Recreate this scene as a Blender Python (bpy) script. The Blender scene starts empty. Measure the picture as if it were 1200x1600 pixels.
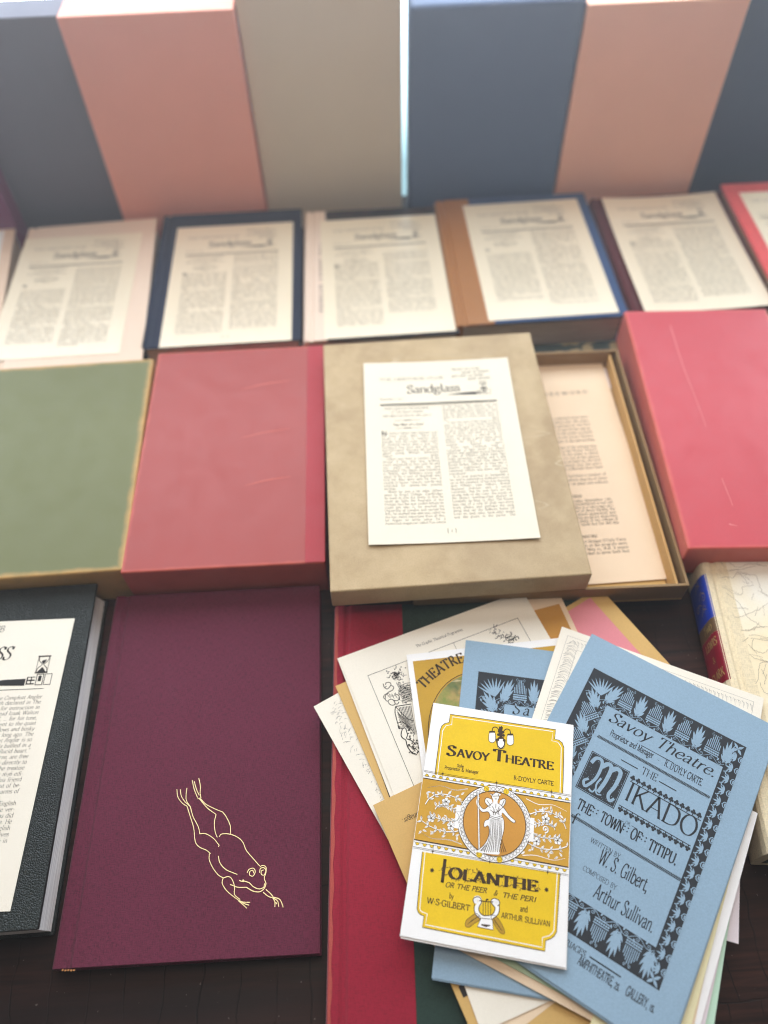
import bpy, bmesh, math, random
from mathutils import Matrix, Vector
from mathutils.geometry import tessellate_polygon
random.seed(7)
S = bpy.context.scene
COL = S.collection

# ------------------------------------------------------------------ camera
ROT = Matrix(((0.99835771, 0.0558137, -0.01291183),
              (-0.05299606, 0.81421061, -0.57814574),
              (-0.0217555, 0.57788054, 0.81583135)))
CAMH = 0.62
FPX = 1200.0                      # focal length in pixels of the 1200 x 1600 photograph

def unproj(x, y, z):
    d = ROT @ Vector((x - 600.0, 800.0 - y, -FPX))
    t = (z - CAMH) / d.z
    return Vector((d.x * t, d.y * t, z))

cd = bpy.data.cameras.new('camera')
cam = bpy.data.objects.new('camera', cd)
COL.objects.link(cam)
m4 = ROT.to_4x4(); m4.translation = Vector((0, 0, CAMH))
cam.matrix_world = m4
cd.sensor_fit = 'VERTICAL'; cd.sensor_height = 36.0; cd.lens = 27.0
cd.clip_start = 0.02; cd.clip_end = 50
cd.dof.use_dof = True
foc = unproj(700, 1240, 0.035) - Vector((0, 0, CAMH))
cd.dof.focus_distance = abs((ROT.inverted() @ foc).z)
cd.dof.aperture_fstop = 2.7
S.camera = cam

# ------------------------------------------------------------------ world, lamps, exposure
W = bpy.data.worlds.new('World'); S.world = W; W.use_nodes = True
bg = W.node_tree.nodes['Background']
bg.inputs[0].default_value = (1.0, 0.90, 0.80, 1); bg.inputs[1].default_value = 0.12

def area(name, loc, target, sx, sy, power, color):
    l = bpy.data.lights.new(name, 'AREA'); l.shape = 'RECTANGLE'; l.size = sx; l.size_y = sy
    l.energy = power; l.color = color
    o = bpy.data.objects.new(name, l); COL.objects.link(o)
    o.location = loc
    o.rotation_euler = (Vector(target) - Vector(loc)).to_track_quat('-Z', 'Y').to_euler()
    return o
area('ceiling_light', (0.05, 0.42, 1.45), (0, 0.72, 0), 0.8, 0.6, 8.5, (1.0, 0.83, 0.69))
WINDOW_STRENGTH = 4.6

vs = S.view_settings
vs.view_transform = 'Standard'; vs.look = 'None'; vs.gamma = 1; vs.exposure = 0.15
vs.use_curve_mapping = False
S.cycles.max_bounces = 6
S.cycles.pixel_filter_type = 'BLACKMAN_HARRIS'; S.cycles.filter_width = 1.05

# ------------------------------------------------------------------ helpers: objects
def empty(name, label, cat, loc=(0, 0, 0), rz=0.0, group=None):
    o = bpy.data.objects.new(name, None); COL.objects.link(o)
    o.empty_display_size = 0.02
    o.location = loc; o.rotation_euler = (0, 0, rz)
    o['label'] = label; o['category'] = cat
    if group: o['group'] = group
    return o

def mesh_obj(name, verts, faces, mat, parent=None, smooth=False):
    me = bpy.data.meshes.new(name)
    me.from_pydata(verts, [], faces)
    me.materials.append(mat)
    if smooth:
        me.polygons.foreach_set('use_smooth', [True] * len(me.polygons))
    me.update()
    o = bpy.data.objects.new(name, me); COL.objects.link(o)
    if parent: o.parent = parent
    return o

def bm_obj(name, bm, mat, parent=None, loc=(0, 0, 0), rz=0, smooth=False):
    me = bpy.data.meshes.new(name)
    bmesh.ops.recalc_face_normals(bm, faces=bm.faces)
    bm.to_mesh(me); bm.free()
    me.materials.append(mat)
    if smooth:
        me.polygons.foreach_set('use_smooth', [True] * len(me.polygons))
    o = bpy.data.objects.new(name, me); COL.objects.link(o)
    o.location = loc; o.rotation_euler = (0, 0, rz)
    if parent: o.parent = parent
    return o

def box_bm(x0, x1, y0, y1, z0, z1, r=0.001, seg=2):
    bm = bmesh.new()
    bmesh.ops.create_cube(bm, size=1)
    for v in bm.verts:
        v.co = Vector(((x0 + x1) / 2 + v.co.x * (x1 - x0), (y0 + y1) / 2 + v.co.y * (y1 - y0), (z0 + z1) / 2 + v.co.z * (z1 - z0)))
    if r > 0:
        bmesh.ops.bevel(bm, geom=list(bm.edges), offset=r, segments=seg, affect='EDGES', profile=0.5)
    return bm

def box(name, dims, mat, parent, r=0.001, seg=2, smooth=False):
    return bm_obj(name, box_bm(*dims, r=r, seg=seg), mat, parent, smooth=smooth)

def fit(z, bl, br, tr, tl):
    """rectangle on the plane at height z: centre, turn, width, height"""
    q = [unproj(p[0], p[1], z) for p in (bl, br, tr, tl)]
    c = sum(q, Vector()) / 4
    a = (q[1] - q[0]) + (q[2] - q[3])
    w = ((q[1] - q[0]).length + (q[2] - q[3]).length) / 2
    h = ((q[3] - q[0]).length + (q[2] - q[1]).length) / 2
    b = (q[3] - q[0]) + (q[2] - q[1])
    ang = math.atan2(a.y, a.x)
    ang2 = math.atan2(b.y, b.x) - math.pi / 2
    return c, (ang + ang2) / 2, w, h

def fit_edge(z, corner, along, which, w, h):
    """rectangle from one corner and a second point on its side (or lower) edge"""
    p = unproj(corner[0], corner[1], z); q = unproj(along[0], along[1], z)
    if which == 'BL': d = q - p; a = math.atan2(d.y, d.x); su, sv = 1, 1
    elif which == 'BR': d = q - p; a = math.atan2(d.y, d.x) - math.pi / 2; su, sv = -1, 1
    else: d = p - q; a = math.atan2(d.y, d.x) - math.pi / 2; su, sv = -1, -1
    u = Vector((math.cos(a), math.sin(a), 0)); v = Vector((-math.sin(a), math.cos(a), 0))
    return p + u * su * w / 2 + v * sv * h / 2, a, w, h

def fit_tl(z, tl, deg, w, h):
    """rectangle whose top left corner and turn are known"""
    p = unproj(tl[0], tl[1], z); a = math.radians(deg)
    u = Vector((math.cos(a), math.sin(a), 0)); v = Vector((-math.sin(a), math.cos(a), 0))
    return p + u * w / 2 - v * h / 2, a, w, h

# ------------------------------------------------------------------ helpers: materials
def srgb(r, g, b):
    f = lambda c: (c / 255 / 12.92) if c / 255 <= 0.04045 else ((c / 255 + 0.055) / 1.055) ** 2.4
    return (f(r), f(g), f(b), 1)

class NT:
    def __init__(s, name):
        s.m = bpy.data.materials.new(name); s.m.use_nodes = True
        s.t = s.m.node_tree; s.n = s.t.nodes; s.p = s.n['Principled BSDF']
        s.tc = s.n.new('ShaderNodeTexCoord').outputs['Object']
    def new(s, kind, **kw):
        nd = s.n.new('ShaderNode' + kind)
        for k, v in kw.items(): setattr(nd, k, v)
        return nd
    def link(s, a, b): s.t.links.new(a, b)
    def put(s, sock, v):
        if isinstance(v, bpy.types.NodeSocket): s.link(v, sock)
        else: sock.default_value = v
    def mapping(s, scale, vec=None):
        mp = s.new('Mapping'); s.link(vec or s.tc, mp.inputs[0]); mp.inputs['Scale'].default_value = scale
        return mp.outputs[0]
    def noise(s, scale, detail=3, rough=.55, vec=None, dist=0):
        nd = s.new('TexNoise'); s.link(vec or s.tc, nd.inputs['Vector'])
        nd.inputs['Scale'].default_value = scale; nd.inputs['Detail'].default_value = detail
        nd.inputs['Roughness'].default_value = rough; nd.inputs['Distortion'].default_value = dist
        return nd.outputs[0]
    def ramp(s, v, a, b, lo=0., hi=1.):
        nd = s.new('MapRange'); s.link(v, nd.inputs[0])
        for i, q in enumerate((a, b, lo, hi)): nd.inputs[i + 1].default_value = q
        return nd.outputs[0]
    def math(s, op, a, b=0.):
        nd = s.new('Math', operation=op); s.put(nd.inputs[0], a); s.put(nd.inputs[1], b)
        return nd.outputs[0]
    def mix(s, f, a, b):
        nd = s.new('Mix', data_type='RGBA'); s.put(nd.inputs[0], f); s.put(nd.inputs[6], a); s.put(nd.inputs[7], b)
        return nd.outputs[2]
    def bump(s, h, strength=.3, dist=.001, prev=None):
        nd = s.new('Bump'); s.link(h, nd.inputs['Height'])
        nd.inputs['Strength'].default_value = strength; nd.inputs['Distance'].default_value = dist
        if prev is not None: s.link(prev, nd.inputs['Normal'])
        s.link(nd.outputs[0], s.p.inputs['Normal']); return nd.outputs[0]
    def done(s, col, rough=.6, spec=.3):
        s.put(s.p.inputs['Base Color'], col); s.put(s.p.inputs['Roughness'], rough)
        s.p.inputs['Specular IOR Level'].default_value = spec
        return s.m

def dk(c, k): return (c[0] * k, c[1] * k, c[2] * k, 1)

def plain(name, c, rough=.6, spec=.3):
    t = NT(name); return t.done(c, rough, spec)

def paper(name, c, mott=.06, rough=.75, fibre=.05, spec=.25, foxed=0.0, fox=(.42, .26, .12, 1)):
    t = NT(name)
    n1 = t.noise(14, 4); n2 = t.noise(900, 2)
    col = t.mix(t.ramp(n1, .35, .7), c, dk(c, 1 - mott * 2))
    col = t.mix(t.ramp(n2, .3, .75, 0, fibre * 4), col, dk(c, .7))
    if foxed: col = t.mix(t.ramp(t.noise(45, 5), .56, .8, 0, foxed), col, fox)
    t.bump(n2, .15, .0004)
    return t.done(col, rough, spec)

def cloth(name, c, rough=.8, spec=.2, mott=.12, sheen=.15, tone=(1, 1, 1), thread=1.0):
    t = NT(name)
    a = t.noise(1, 3, .6, t.mapping((260, 2600, 900))); b = t.noise(1, 3, .6, t.mapping((2600, 260, 900)))
    w = t.math('MULTIPLY', t.math('ADD', a, b), .5)
    n1 = t.noise(9, 4); n3 = t.noise(60, 3)
    col = t.mix(t.ramp(n1, .3, .7), dk(c, 1 + mott), dk(c, 1 - mott))
    col = t.mix(t.ramp(n3, .5, .8, 0, .35), col, dk(c, .8))
    col = t.mix(t.ramp(w, .42, .6, 0, .55 * thread), col, dk(c, 1.5))
    col = t.mix(t.ramp(w, .5, .38, 0, .5 * thread), col, dk(c, .5))
    t.bump(w, .5, .0006)
    t.p.inputs['Sheen Weight'].default_value = sheen
    t.p.inputs['Sheen Roughness'].default_value = .5
    return t.done(col, rough, spec)

def slip(name, c, hx, hy, worn=None, wear=.006, rough=.6, mott=.12, spec=.35, fade=None, grain=1.0, sheen=0.0):
    """paper-covered board of a slipcase: mottled, rubbed to another colour along its edges"""
    t = NT(name)
    n1 = t.noise(7, 5, .6); n2 = t.noise(40, 4); n3 = t.noise(1500, 2)
    col = t.mix(t.ramp(n1, .2, .8), dk(c, 1 + mott * .6), dk(c, 1 - mott * .6))
    col = t.mix(t.ramp(n2, .4, .8, 0, .12), col, dk(c, 1 - mott * 1.4))
    col = t.mix(t.ramp(n3, .5, .75, 0, .34 * grain), col, dk(c, 1.6))
    col = t.mix(t.ramp(n3, .48, .3, 0, .34 * grain), col, dk(c, .6))
    if worn:
        sp = t.new('SeparateXYZ'); t.link(t.tc, sp.inputs[0])
        ex = t.math('SUBTRACT', hx, t.math('ABSOLUTE', sp.outputs[0]))
        ey = t.math('SUBTRACT', hy, t.math('ABSOLUTE', sp.outputs[1]))
        e = t.math('MINIMUM', ex, ey)
        e = t.math('SUBTRACT', e, t.math('MULTIPLY', t.math('SUBTRACT', t.noise(60, 4), .5), wear * 1.2))
        col = t.mix(t.ramp(e, 0.0, wear, 1., 0.), col, worn)
    t.bump(n3, .25, .0005)
    t.p.inputs['Sheen Weight'].default_value = sheen
    return t.done(col, t.ramp(n2, .3, .7, rough - .06, rough + .08), spec)

INK = plain('printing_ink', (.018, .017, .017, 1), .55, .25)
INK_GREY = plain('pale_grey_ink', (.30, .29, .28, 1), .7, .2)
INK_SOFT = plain('soft_black_ink', (.09, .086, .08, 1), .65, .2)
INK_BROWN = plain('dark_brown_ink', (.045, .026, .012, 1), .55, .25)
INK_SLATE = paper('slate_black_ink', (.032, .038, .046, 1), .05, .7, .12)
GOLD = NT('gold_foil'); GOLD.p.inputs['Metallic'].default_value = .35
GOLD = GOLD.done(srgb(240, 226, 170), .42, .5)
PAGES = NT('page_edges')
_s = PAGES.noise(1, 2, .5, PAGES.mapping((30, 30, 2600)))
PAGES = PAGES.done(PAGES.mix(PAGES.ramp(_s, .35, .65), srgb(226, 214, 196), srgb(176, 160, 140)), .8, .15)
PAGES_WHITE = NT('white_page_edges')
_s = PAGES_WHITE.noise(1, 2, .5, PAGES_WHITE.mapping((20, 20, 2200)))
PAGES_WHITE = PAGES_WHITE.done(PAGES_WHITE.mix(PAGES_WHITE.ramp(_s, .35, .65), srgb(248, 245, 244), srgb(216, 210, 212)), .8, .15)

# ------------------------------------------------------------------ a broad-nib serif alphabet (strokes) and a flat drawing kit
G = {}
def _g(spec):
    for line in spec.strip().split('\n'):
        ch, rest = line[0], line[2:]
        parts = rest.split('|'); st = []
        for p in parts[1:]:
            tk = p.split(); st.append((tk[0], [tuple(float(q) for q in k.split(',')) for k in tk[1:]]))
        G[ch] = (float(parts[0]), st)
_g('''
a .40|c .07,.35 .13,.42 .2,.44 .28,.39 .3,.3 .3,.1 .33,.03 .39,.03|c .3,.26 .13,.22 .05,.12 .1,.02 .2,.02 .3,.12
b .46|l .09,.7 .09,.02|c .09,.3 .17,.42 .26,.44 .38,.36 .41,.22 .36,.06 .24,0 .15,.02 .09,.1|h .04,.69 .09,.69
c .39|c .34,.36 .26,.43 .18,.43 .08,.35 .04,.21 .09,.06 .2,0 .3,.03 .36,.1
d .47|l .37,.7 .37,0|c .37,.3 .29,.43 .18,.43 .08,.35 .04,.2 .09,.05 .19,0 .3,.04 .37,.14|h .31,.69 .37,.69|h .37,.01 .44,.01
e .41|l .06,.25 .36,.25|c .36,.25 .33,.39 .22,.44 .1,.37 .04,.21 .09,.06 .21,0 .31,.03 .37,.1
f .28|c .32,.65 .24,.7 .15,.64 .12,.5 .12,0|h .03,.42 .25,.42|s .12,0
g .43|c .2,.44 .08,.4 .07,.26 .2,.18 .32,.26 .32,.38 .2,.44|c .12,.2 .07,.12 .14,.05 .3,.03 .37,-.05 .3,-.18 .15,-.2 .04,-.14 .06,-.03 .14,.04|h .3,.41 .41,.43
h .47|l .09,.7 .09,0|c .09,.3 .19,.42 .28,.44 .36,.37 .37,.25 .37,0|s .09,0|s .37,0|h .04,.69 .09,.69
i .22|l .11,.43 .11,0|s .11,0|h .05,.42 .11,.42|d .1,.61
j .22|c .12,.43 .12,0 .1,-.14 .02,-.2|h .05,.42 .12,.42|d .12,.61
k .45|l .09,.7 .09,0|l .09,.17 .33,.42|l .17,.25 .38,0|s .09,0|s .38,0|s .33,.43|h .04,.69 .09,.69
l .22|l .11,.7 .11,0|s .11,0|h .05,.69 .11,.69
m .70|l .09,.43 .09,0|c .09,.3 .19,.42 .27,.44 .34,.37 .35,.25 .35,0|c .35,.3 .45,.42 .53,.44 .6,.37 .61,.25 .61,0|s .09,0|s .35,0|s .61,0|h .03,.42 .09,.42
n .47|l .09,.43 .09,0|c .09,.3 .19,.42 .28,.44 .36,.37 .37,.25 .37,0|s .09,0|s .37,0|h .03,.42 .09,.42
o .45|c .22,.44 .1,.38 .05,.22 .1,.05 .22,0 .34,.05 .4,.22 .34,.38 .22,.44
p .47|l .09,.43 .09,-.21|c .09,.3 .18,.42 .27,.44 .38,.36 .42,.22 .37,.06 .25,0 .15,.03 .09,.12|s .09,-.21|h .03,.42 .09,.42
q .47|l .37,.43 .37,-.21|c .37,.3 .29,.43 .18,.43 .08,.35 .04,.2 .09,.05 .19,0 .3,.04 .37,.14|s .37,-.21
r .34|l .09,.43 .09,0|c .09,.28 .16,.39 .24,.44 .31,.41|s .09,0|h .03,.42 .09,.42
s .35|c .3,.35 .24,.42 .16,.44 .07,.38 .08,.29 .2,.22 .3,.15 .28,.04 .17,0 .08,.03 .05,.11
t .29|c .13,.56 .13,.12 .16,.03 .22,.01 .29,.06|h .03,.42 .26,.42
u .47|c .09,.43 .09,.15 .12,.04 .2,0 .3,.05 .37,.15|l .37,.43 .37,0|h .03,.42 .09,.42|h .31,.42 .37,.42|h .37,.01 .43,.01
v .45|l .06,.43 .23,0|l .23,0 .4,.43|s .06,.43|s .4,.43
w .66|l .06,.43 .2,0|l .2,0 .33,.42|l .33,.42 .47,0|l .47,0 .61,.43|s .06,.43|s .61,.43
x .44|l .06,.43 .38,0|l .37,.43 .05,0|s .06,.43|s .37,.43|s .05,0|s .38,0
y .45|l .06,.43 .23,0|c .4,.43 .23,0 .15,-.17 .05,-.2|s .06,.43|s .4,.43
z .40|h .06,.42 .34,.42|l .34,.42 .05,.01|h .05,.01 .36,.01
A .54|l .04,0 .26,.69|l .26,.69 .49,0|h .12,.23 .41,.23|s .04,0|s .49,0
B .48|l .1,.68 .1,0|c .1,.67 .28,.66 .36,.52 .26,.37 .1,.36|c .1,.36 .31,.35 .42,.19 .31,.02 .1,.01|h .03,.67 .1,.67|h .03,.01 .1,.01
C .54|c .47,.54 .4,.65 .28,.68 .13,.6 .05,.34 .13,.08 .28,0 .42,.04 .5,.14|l .48,.52 .48,.68
D .59|l .1,.68 .1,0|c .1,.67 .32,.66 .48,.55 .53,.34 .48,.12 .32,.02 .1,.01|h .03,.67 .1,.67|h .03,.01 .1,.01
E .47|l .1,.68 .1,0|h .03,.665 .41,.665|l .41,.68 .41,.55|h .1,.35 .32,.35|l .32,.42 .32,.28|h .03,.015 .43,.015|l .43,0 .43,.14
F .44|l .1,.68 .1,0|h .03,.665 .4,.665|l .4,.68 .4,.55|h .1,.35 .31,.35|l .31,.42 .31,.28|s .1,0
G .58|c .48,.54 .4,.65 .28,.68 .13,.6 .05,.34 .13,.08 .28,0 .42,.03 .5,.1|l .5,.31 .5,.02|h .36,.3 .58,.3|l .48,.52 .48,.68
H .60|l .1,.68 .1,0|l .5,.68 .5,0|h .1,.35 .5,.35|s .1,.68|s .1,0|s .5,.68|s .5,0
I .24|l .12,.68 .12,0|s .12,.68|s .12,0
J .30|c .18,.68 .18,.1 .13,-.04 .03,-.08|s .18,.68
K .55|l .1,.68 .1,0|l .1,.28 .43,.67|l .2,.41 .48,0|s .1,.68|s .1,0|s .43,.68|s .48,0
L .46|l .1,.68 .1,0|h .03,.015 .42,.015|l .42,0 .42,.15|s .1,.68
M .72|l .1,.68 .1,0|l .1,.68 .36,.02|l .36,.02 .61,.68|l .61,.68 .61,0|s .1,0|s .61,0|h .04,.67 .1,.67|h .61,.67 .67,.67
N .60|l .1,.68 .1,0|l .1,.68 .5,0|l .5,.68 .5,0|s .1,0|s .5,.68|h .03,.67 .1,.67
O .60|c .3,.68 .14,.6 .05,.34 .14,.08 .3,0 .46,.08 .55,.34 .46,.6 .3,.68
P .46|l .1,.68 .1,0|c .1,.67 .3,.66 .41,.5 .31,.34 .1,.31|s .1,0|h .03,.67 .1,.67
Q .60|c .3,.68 .14,.6 .05,.34 .14,.08 .3,0 .46,.08 .55,.34 .46,.6 .3,.68|c .3,.05 .42,-.1 .58,-.14
R .53|l .1,.68 .1,0|c .1,.67 .29,.66 .38,.51 .28,.36 .1,.34|l .24,.35 .47,0|s .1,0|s .47,0|h .03,.67 .1,.67
S .44|c .36,.54 .3,.65 .2,.68 .08,.6 .1,.46 .24,.36 .38,.24 .36,.08 .22,0 .1,.03 .05,.15|l .37,.53 .37,.67|l .055,.16 .055,.01
T .52|l .26,.67 .26,0|h .04,.665 .48,.665|l .04,.68 .04,.54|l .48,.68 .48,.54|s .26,0
U .58|c .1,.68 .1,.2 .16,.05 .29,0 .43,.06 .49,.2 .49,.68|s .1,.68|s .49,.68
V .54|l .05,.68 .27,0|l .27,0 .49,.68|s .05,.68|s .49,.68
W .78|l .05,.68 .22,0|l .22,0 .39,.66|l .39,.66 .56,0|l .56,0 .73,.68|s .05,.68|s .73,.68|s .39,.67
X .54|l .06,.68 .48,0|l .47,.68 .05,0|s .06,.68|s .47,.68|s .05,0|s .48,0
Y .52|l .04,.68 .26,.32|l .48,.68 .26,.32|l .26,.32 .26,0|s .04,.68|s .48,.68|s .26,0
Z .48|h .06,.665 .43,.665|l .43,.665 .05,.015|h .05,.015 .45,.015|l .06,.68 .06,.55|l .45,0 .45,.14
0 .44|c .22,.46 .1,.4 .05,.23 .1,.06 .22,0 .34,.06 .39,.23 .34,.4 .22,.46
1 .28|l .14,.46 .14,0|s .14,.46|s .14,0
2 .40|c .06,.36 .13,.45 .24,.46 .32,.36 .24,.2 .05,.02|h .05,.02 .36,.02
3 .40|c .08,.42 .2,.46 .3,.38 .27,.25 .15,.2|c .15,.2 .3,.14 .32,-.04 .2,-.18 .05,-.16
4 .44|l .3,.48 .03,.05|h .03,.05 .4,.05|l .3,.48 .3,-.18
5 .40|l .12,.46 .1,.22|h .12,.45 .33,.45|c .1,.22 .26,.24 .33,.08 .25,-.12 .05,-.18
6 .44|c .36,.66 .18,.58 .06,.36 .07,.12 .2,0 .35,.07 .38,.24 .28,.38 .14,.36 .06,.22
7 .40|h .05,.45 .36,.45|l .36,.45 .16,-.18
8 .44|c .22,.68 .1,.6 .12,.45 .3,.3 .36,.12 .22,0 .08,.1 .14,.28 .32,.44 .34,.6 .22,.68
9 .44|c .08,-.18 .26,-.1 .38,.12 .37,.34 .24,.46 .09,.39 .06,.22 .16,.08 .3,.1 .38,.24
. .2|d .1,.03
, .2|d .1,.03|c .12,.03 .11,-.07 .05,-.12
; .2|d .1,.38|d .1,.03|c .12,.03 .11,-.07 .05,-.12
: .2|d .1,.38|d .1,.03
' .16|c .1,.66 .09,.56 .05,.52
" .3|c .09,.68 .08,.6 .05,.54|c .22,.68 .21,.6 .18,.54
- .26|h .04,.21 .22,.21
_ .7|h .02,.21 .68,.21
! .2|l .1,.68 .1,.18|d .1,.03
( .26|c .22,.72 .1,.5 .07,.26 .1,.02 .22,-.18
) .26|c .04,.72 .16,.5 .19,.26 .16,.02 .04,-.18
[ .26|l .08,.7 .08,-.18|h .08,.69 .22,.69|h .08,-.17 .22,-.17
] .26|l .18,.7 .18,-.18|h .04,.69 .18,.69|h .04,-.17 .18,-.17
& .66|c .6,.4 .5,.16 .28,0 .1,.04 .06,.18 .2,.34 .36,.52 .28,.68 .16,.58 .24,.36 .44,.08 .6,.02
* .34|l .17,.5 .17,.2|l .04,.42 .3,.28|l .04,.28 .3,.42
· .24|d .12,.3
~ .4|c .04,.22 .14,.3 .26,.2 .36,.28
''')

def catmull(pts, seg):
    if len(pts) < 3 or seg < 2: return list(pts)
    closed = (abs(pts[0][0] - pts[-1][0]) + abs(pts[0][1] - pts[-1][1])) < 1e-9
    out = []; n = len(pts)
    for i in range(n - 1):
        p1, p2 = pts[i], pts[i + 1]
        p0 = pts[i - 1] if i > 0 else (pts[-2] if closed else (2 * p1[0] - p2[0], 2 * p1[1] - p2[1]))
        p3 = pts[i + 2] if i + 2 < n else (pts[1] if closed else (2 * p2[0] - p1[0], 2 * p2[1] - p1[1]))
        for k in range(seg):
            t = k / seg; t2 = t * t; t3 = t2 * t
            out.append(tuple(.5 * (2 * p1[j] + (p2[j] - p0[j]) * t + (2 * p0[j] - 5 * p1[j] + 4 * p2[j] - p3[j]) * t2 + (3 * p1[j] - p0[j] - 3 * p2[j] + p3[j]) * t3) for j in (0, 1)))
    out.append(tuple(pts[-1])); return out

NIB = math.radians(18)
_gc = {}
def glyph(ch, thick, thin, seg, serif):
    key = (ch, thick, thin, seg, serif)
    if key in _gc: return _gc[key]
    adv, st = G.get(ch, (.3, []))
    V = []; F = []
    def ribbon(pts, wf):
        n = len(pts); b = len(V)
        for i in range(n):
            a = pts[max(i - 1, 0)]; c = pts[min(i + 1, n - 1)]
            dx, dy = c[0] - a[0], c[1] - a[1]; L = math.hypot(dx, dy) or 1e-9
            w = wf(math.atan2(dy, dx)) / 2
            nx, ny = -dy / L * w, dx / L * w
            V.append((pts[i][0] + nx, pts[i][1] + ny)); V.append((pts[i][0] - nx, pts[i][1] - ny))
        for i in range(n - 1):
            F.append((b + 2 * i, b + 2 * i + 1, b + 2 * i + 3, b + 2 * i + 2))
    pen = lambda d: thin + (thick - thin) * abs(math.sin(d - NIB)) ** 1.3
    for k, pts in st:
        if k == 'l': ribbon(pts, pen)
        elif k == 'c': ribbon(catmull(pts, seg), pen)
        elif k == 'h': ribbon(pts, lambda d: thin)
        elif k == 's' and serif > 0:
            x, y = pts[0]; yy = y + thin / 2 if y < .3 else y - thin / 2
            ribbon([(x - serif, yy), (x + serif, yy)], lambda d: thin)
        elif k == 'd':
            x, y = pts[0]; r = max(thick * .62, .035); b = len(V); q = 8 if seg > 2 else 5
            for i in range(q): V.append((x + r * math.cos(6.2832 * i / q), y + r * math.sin(6.2832 * i / q)))
            F.append(tuple(range(b, b + q)))
    _gc[key] = (adv, V, F); return _gc[key]

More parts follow.
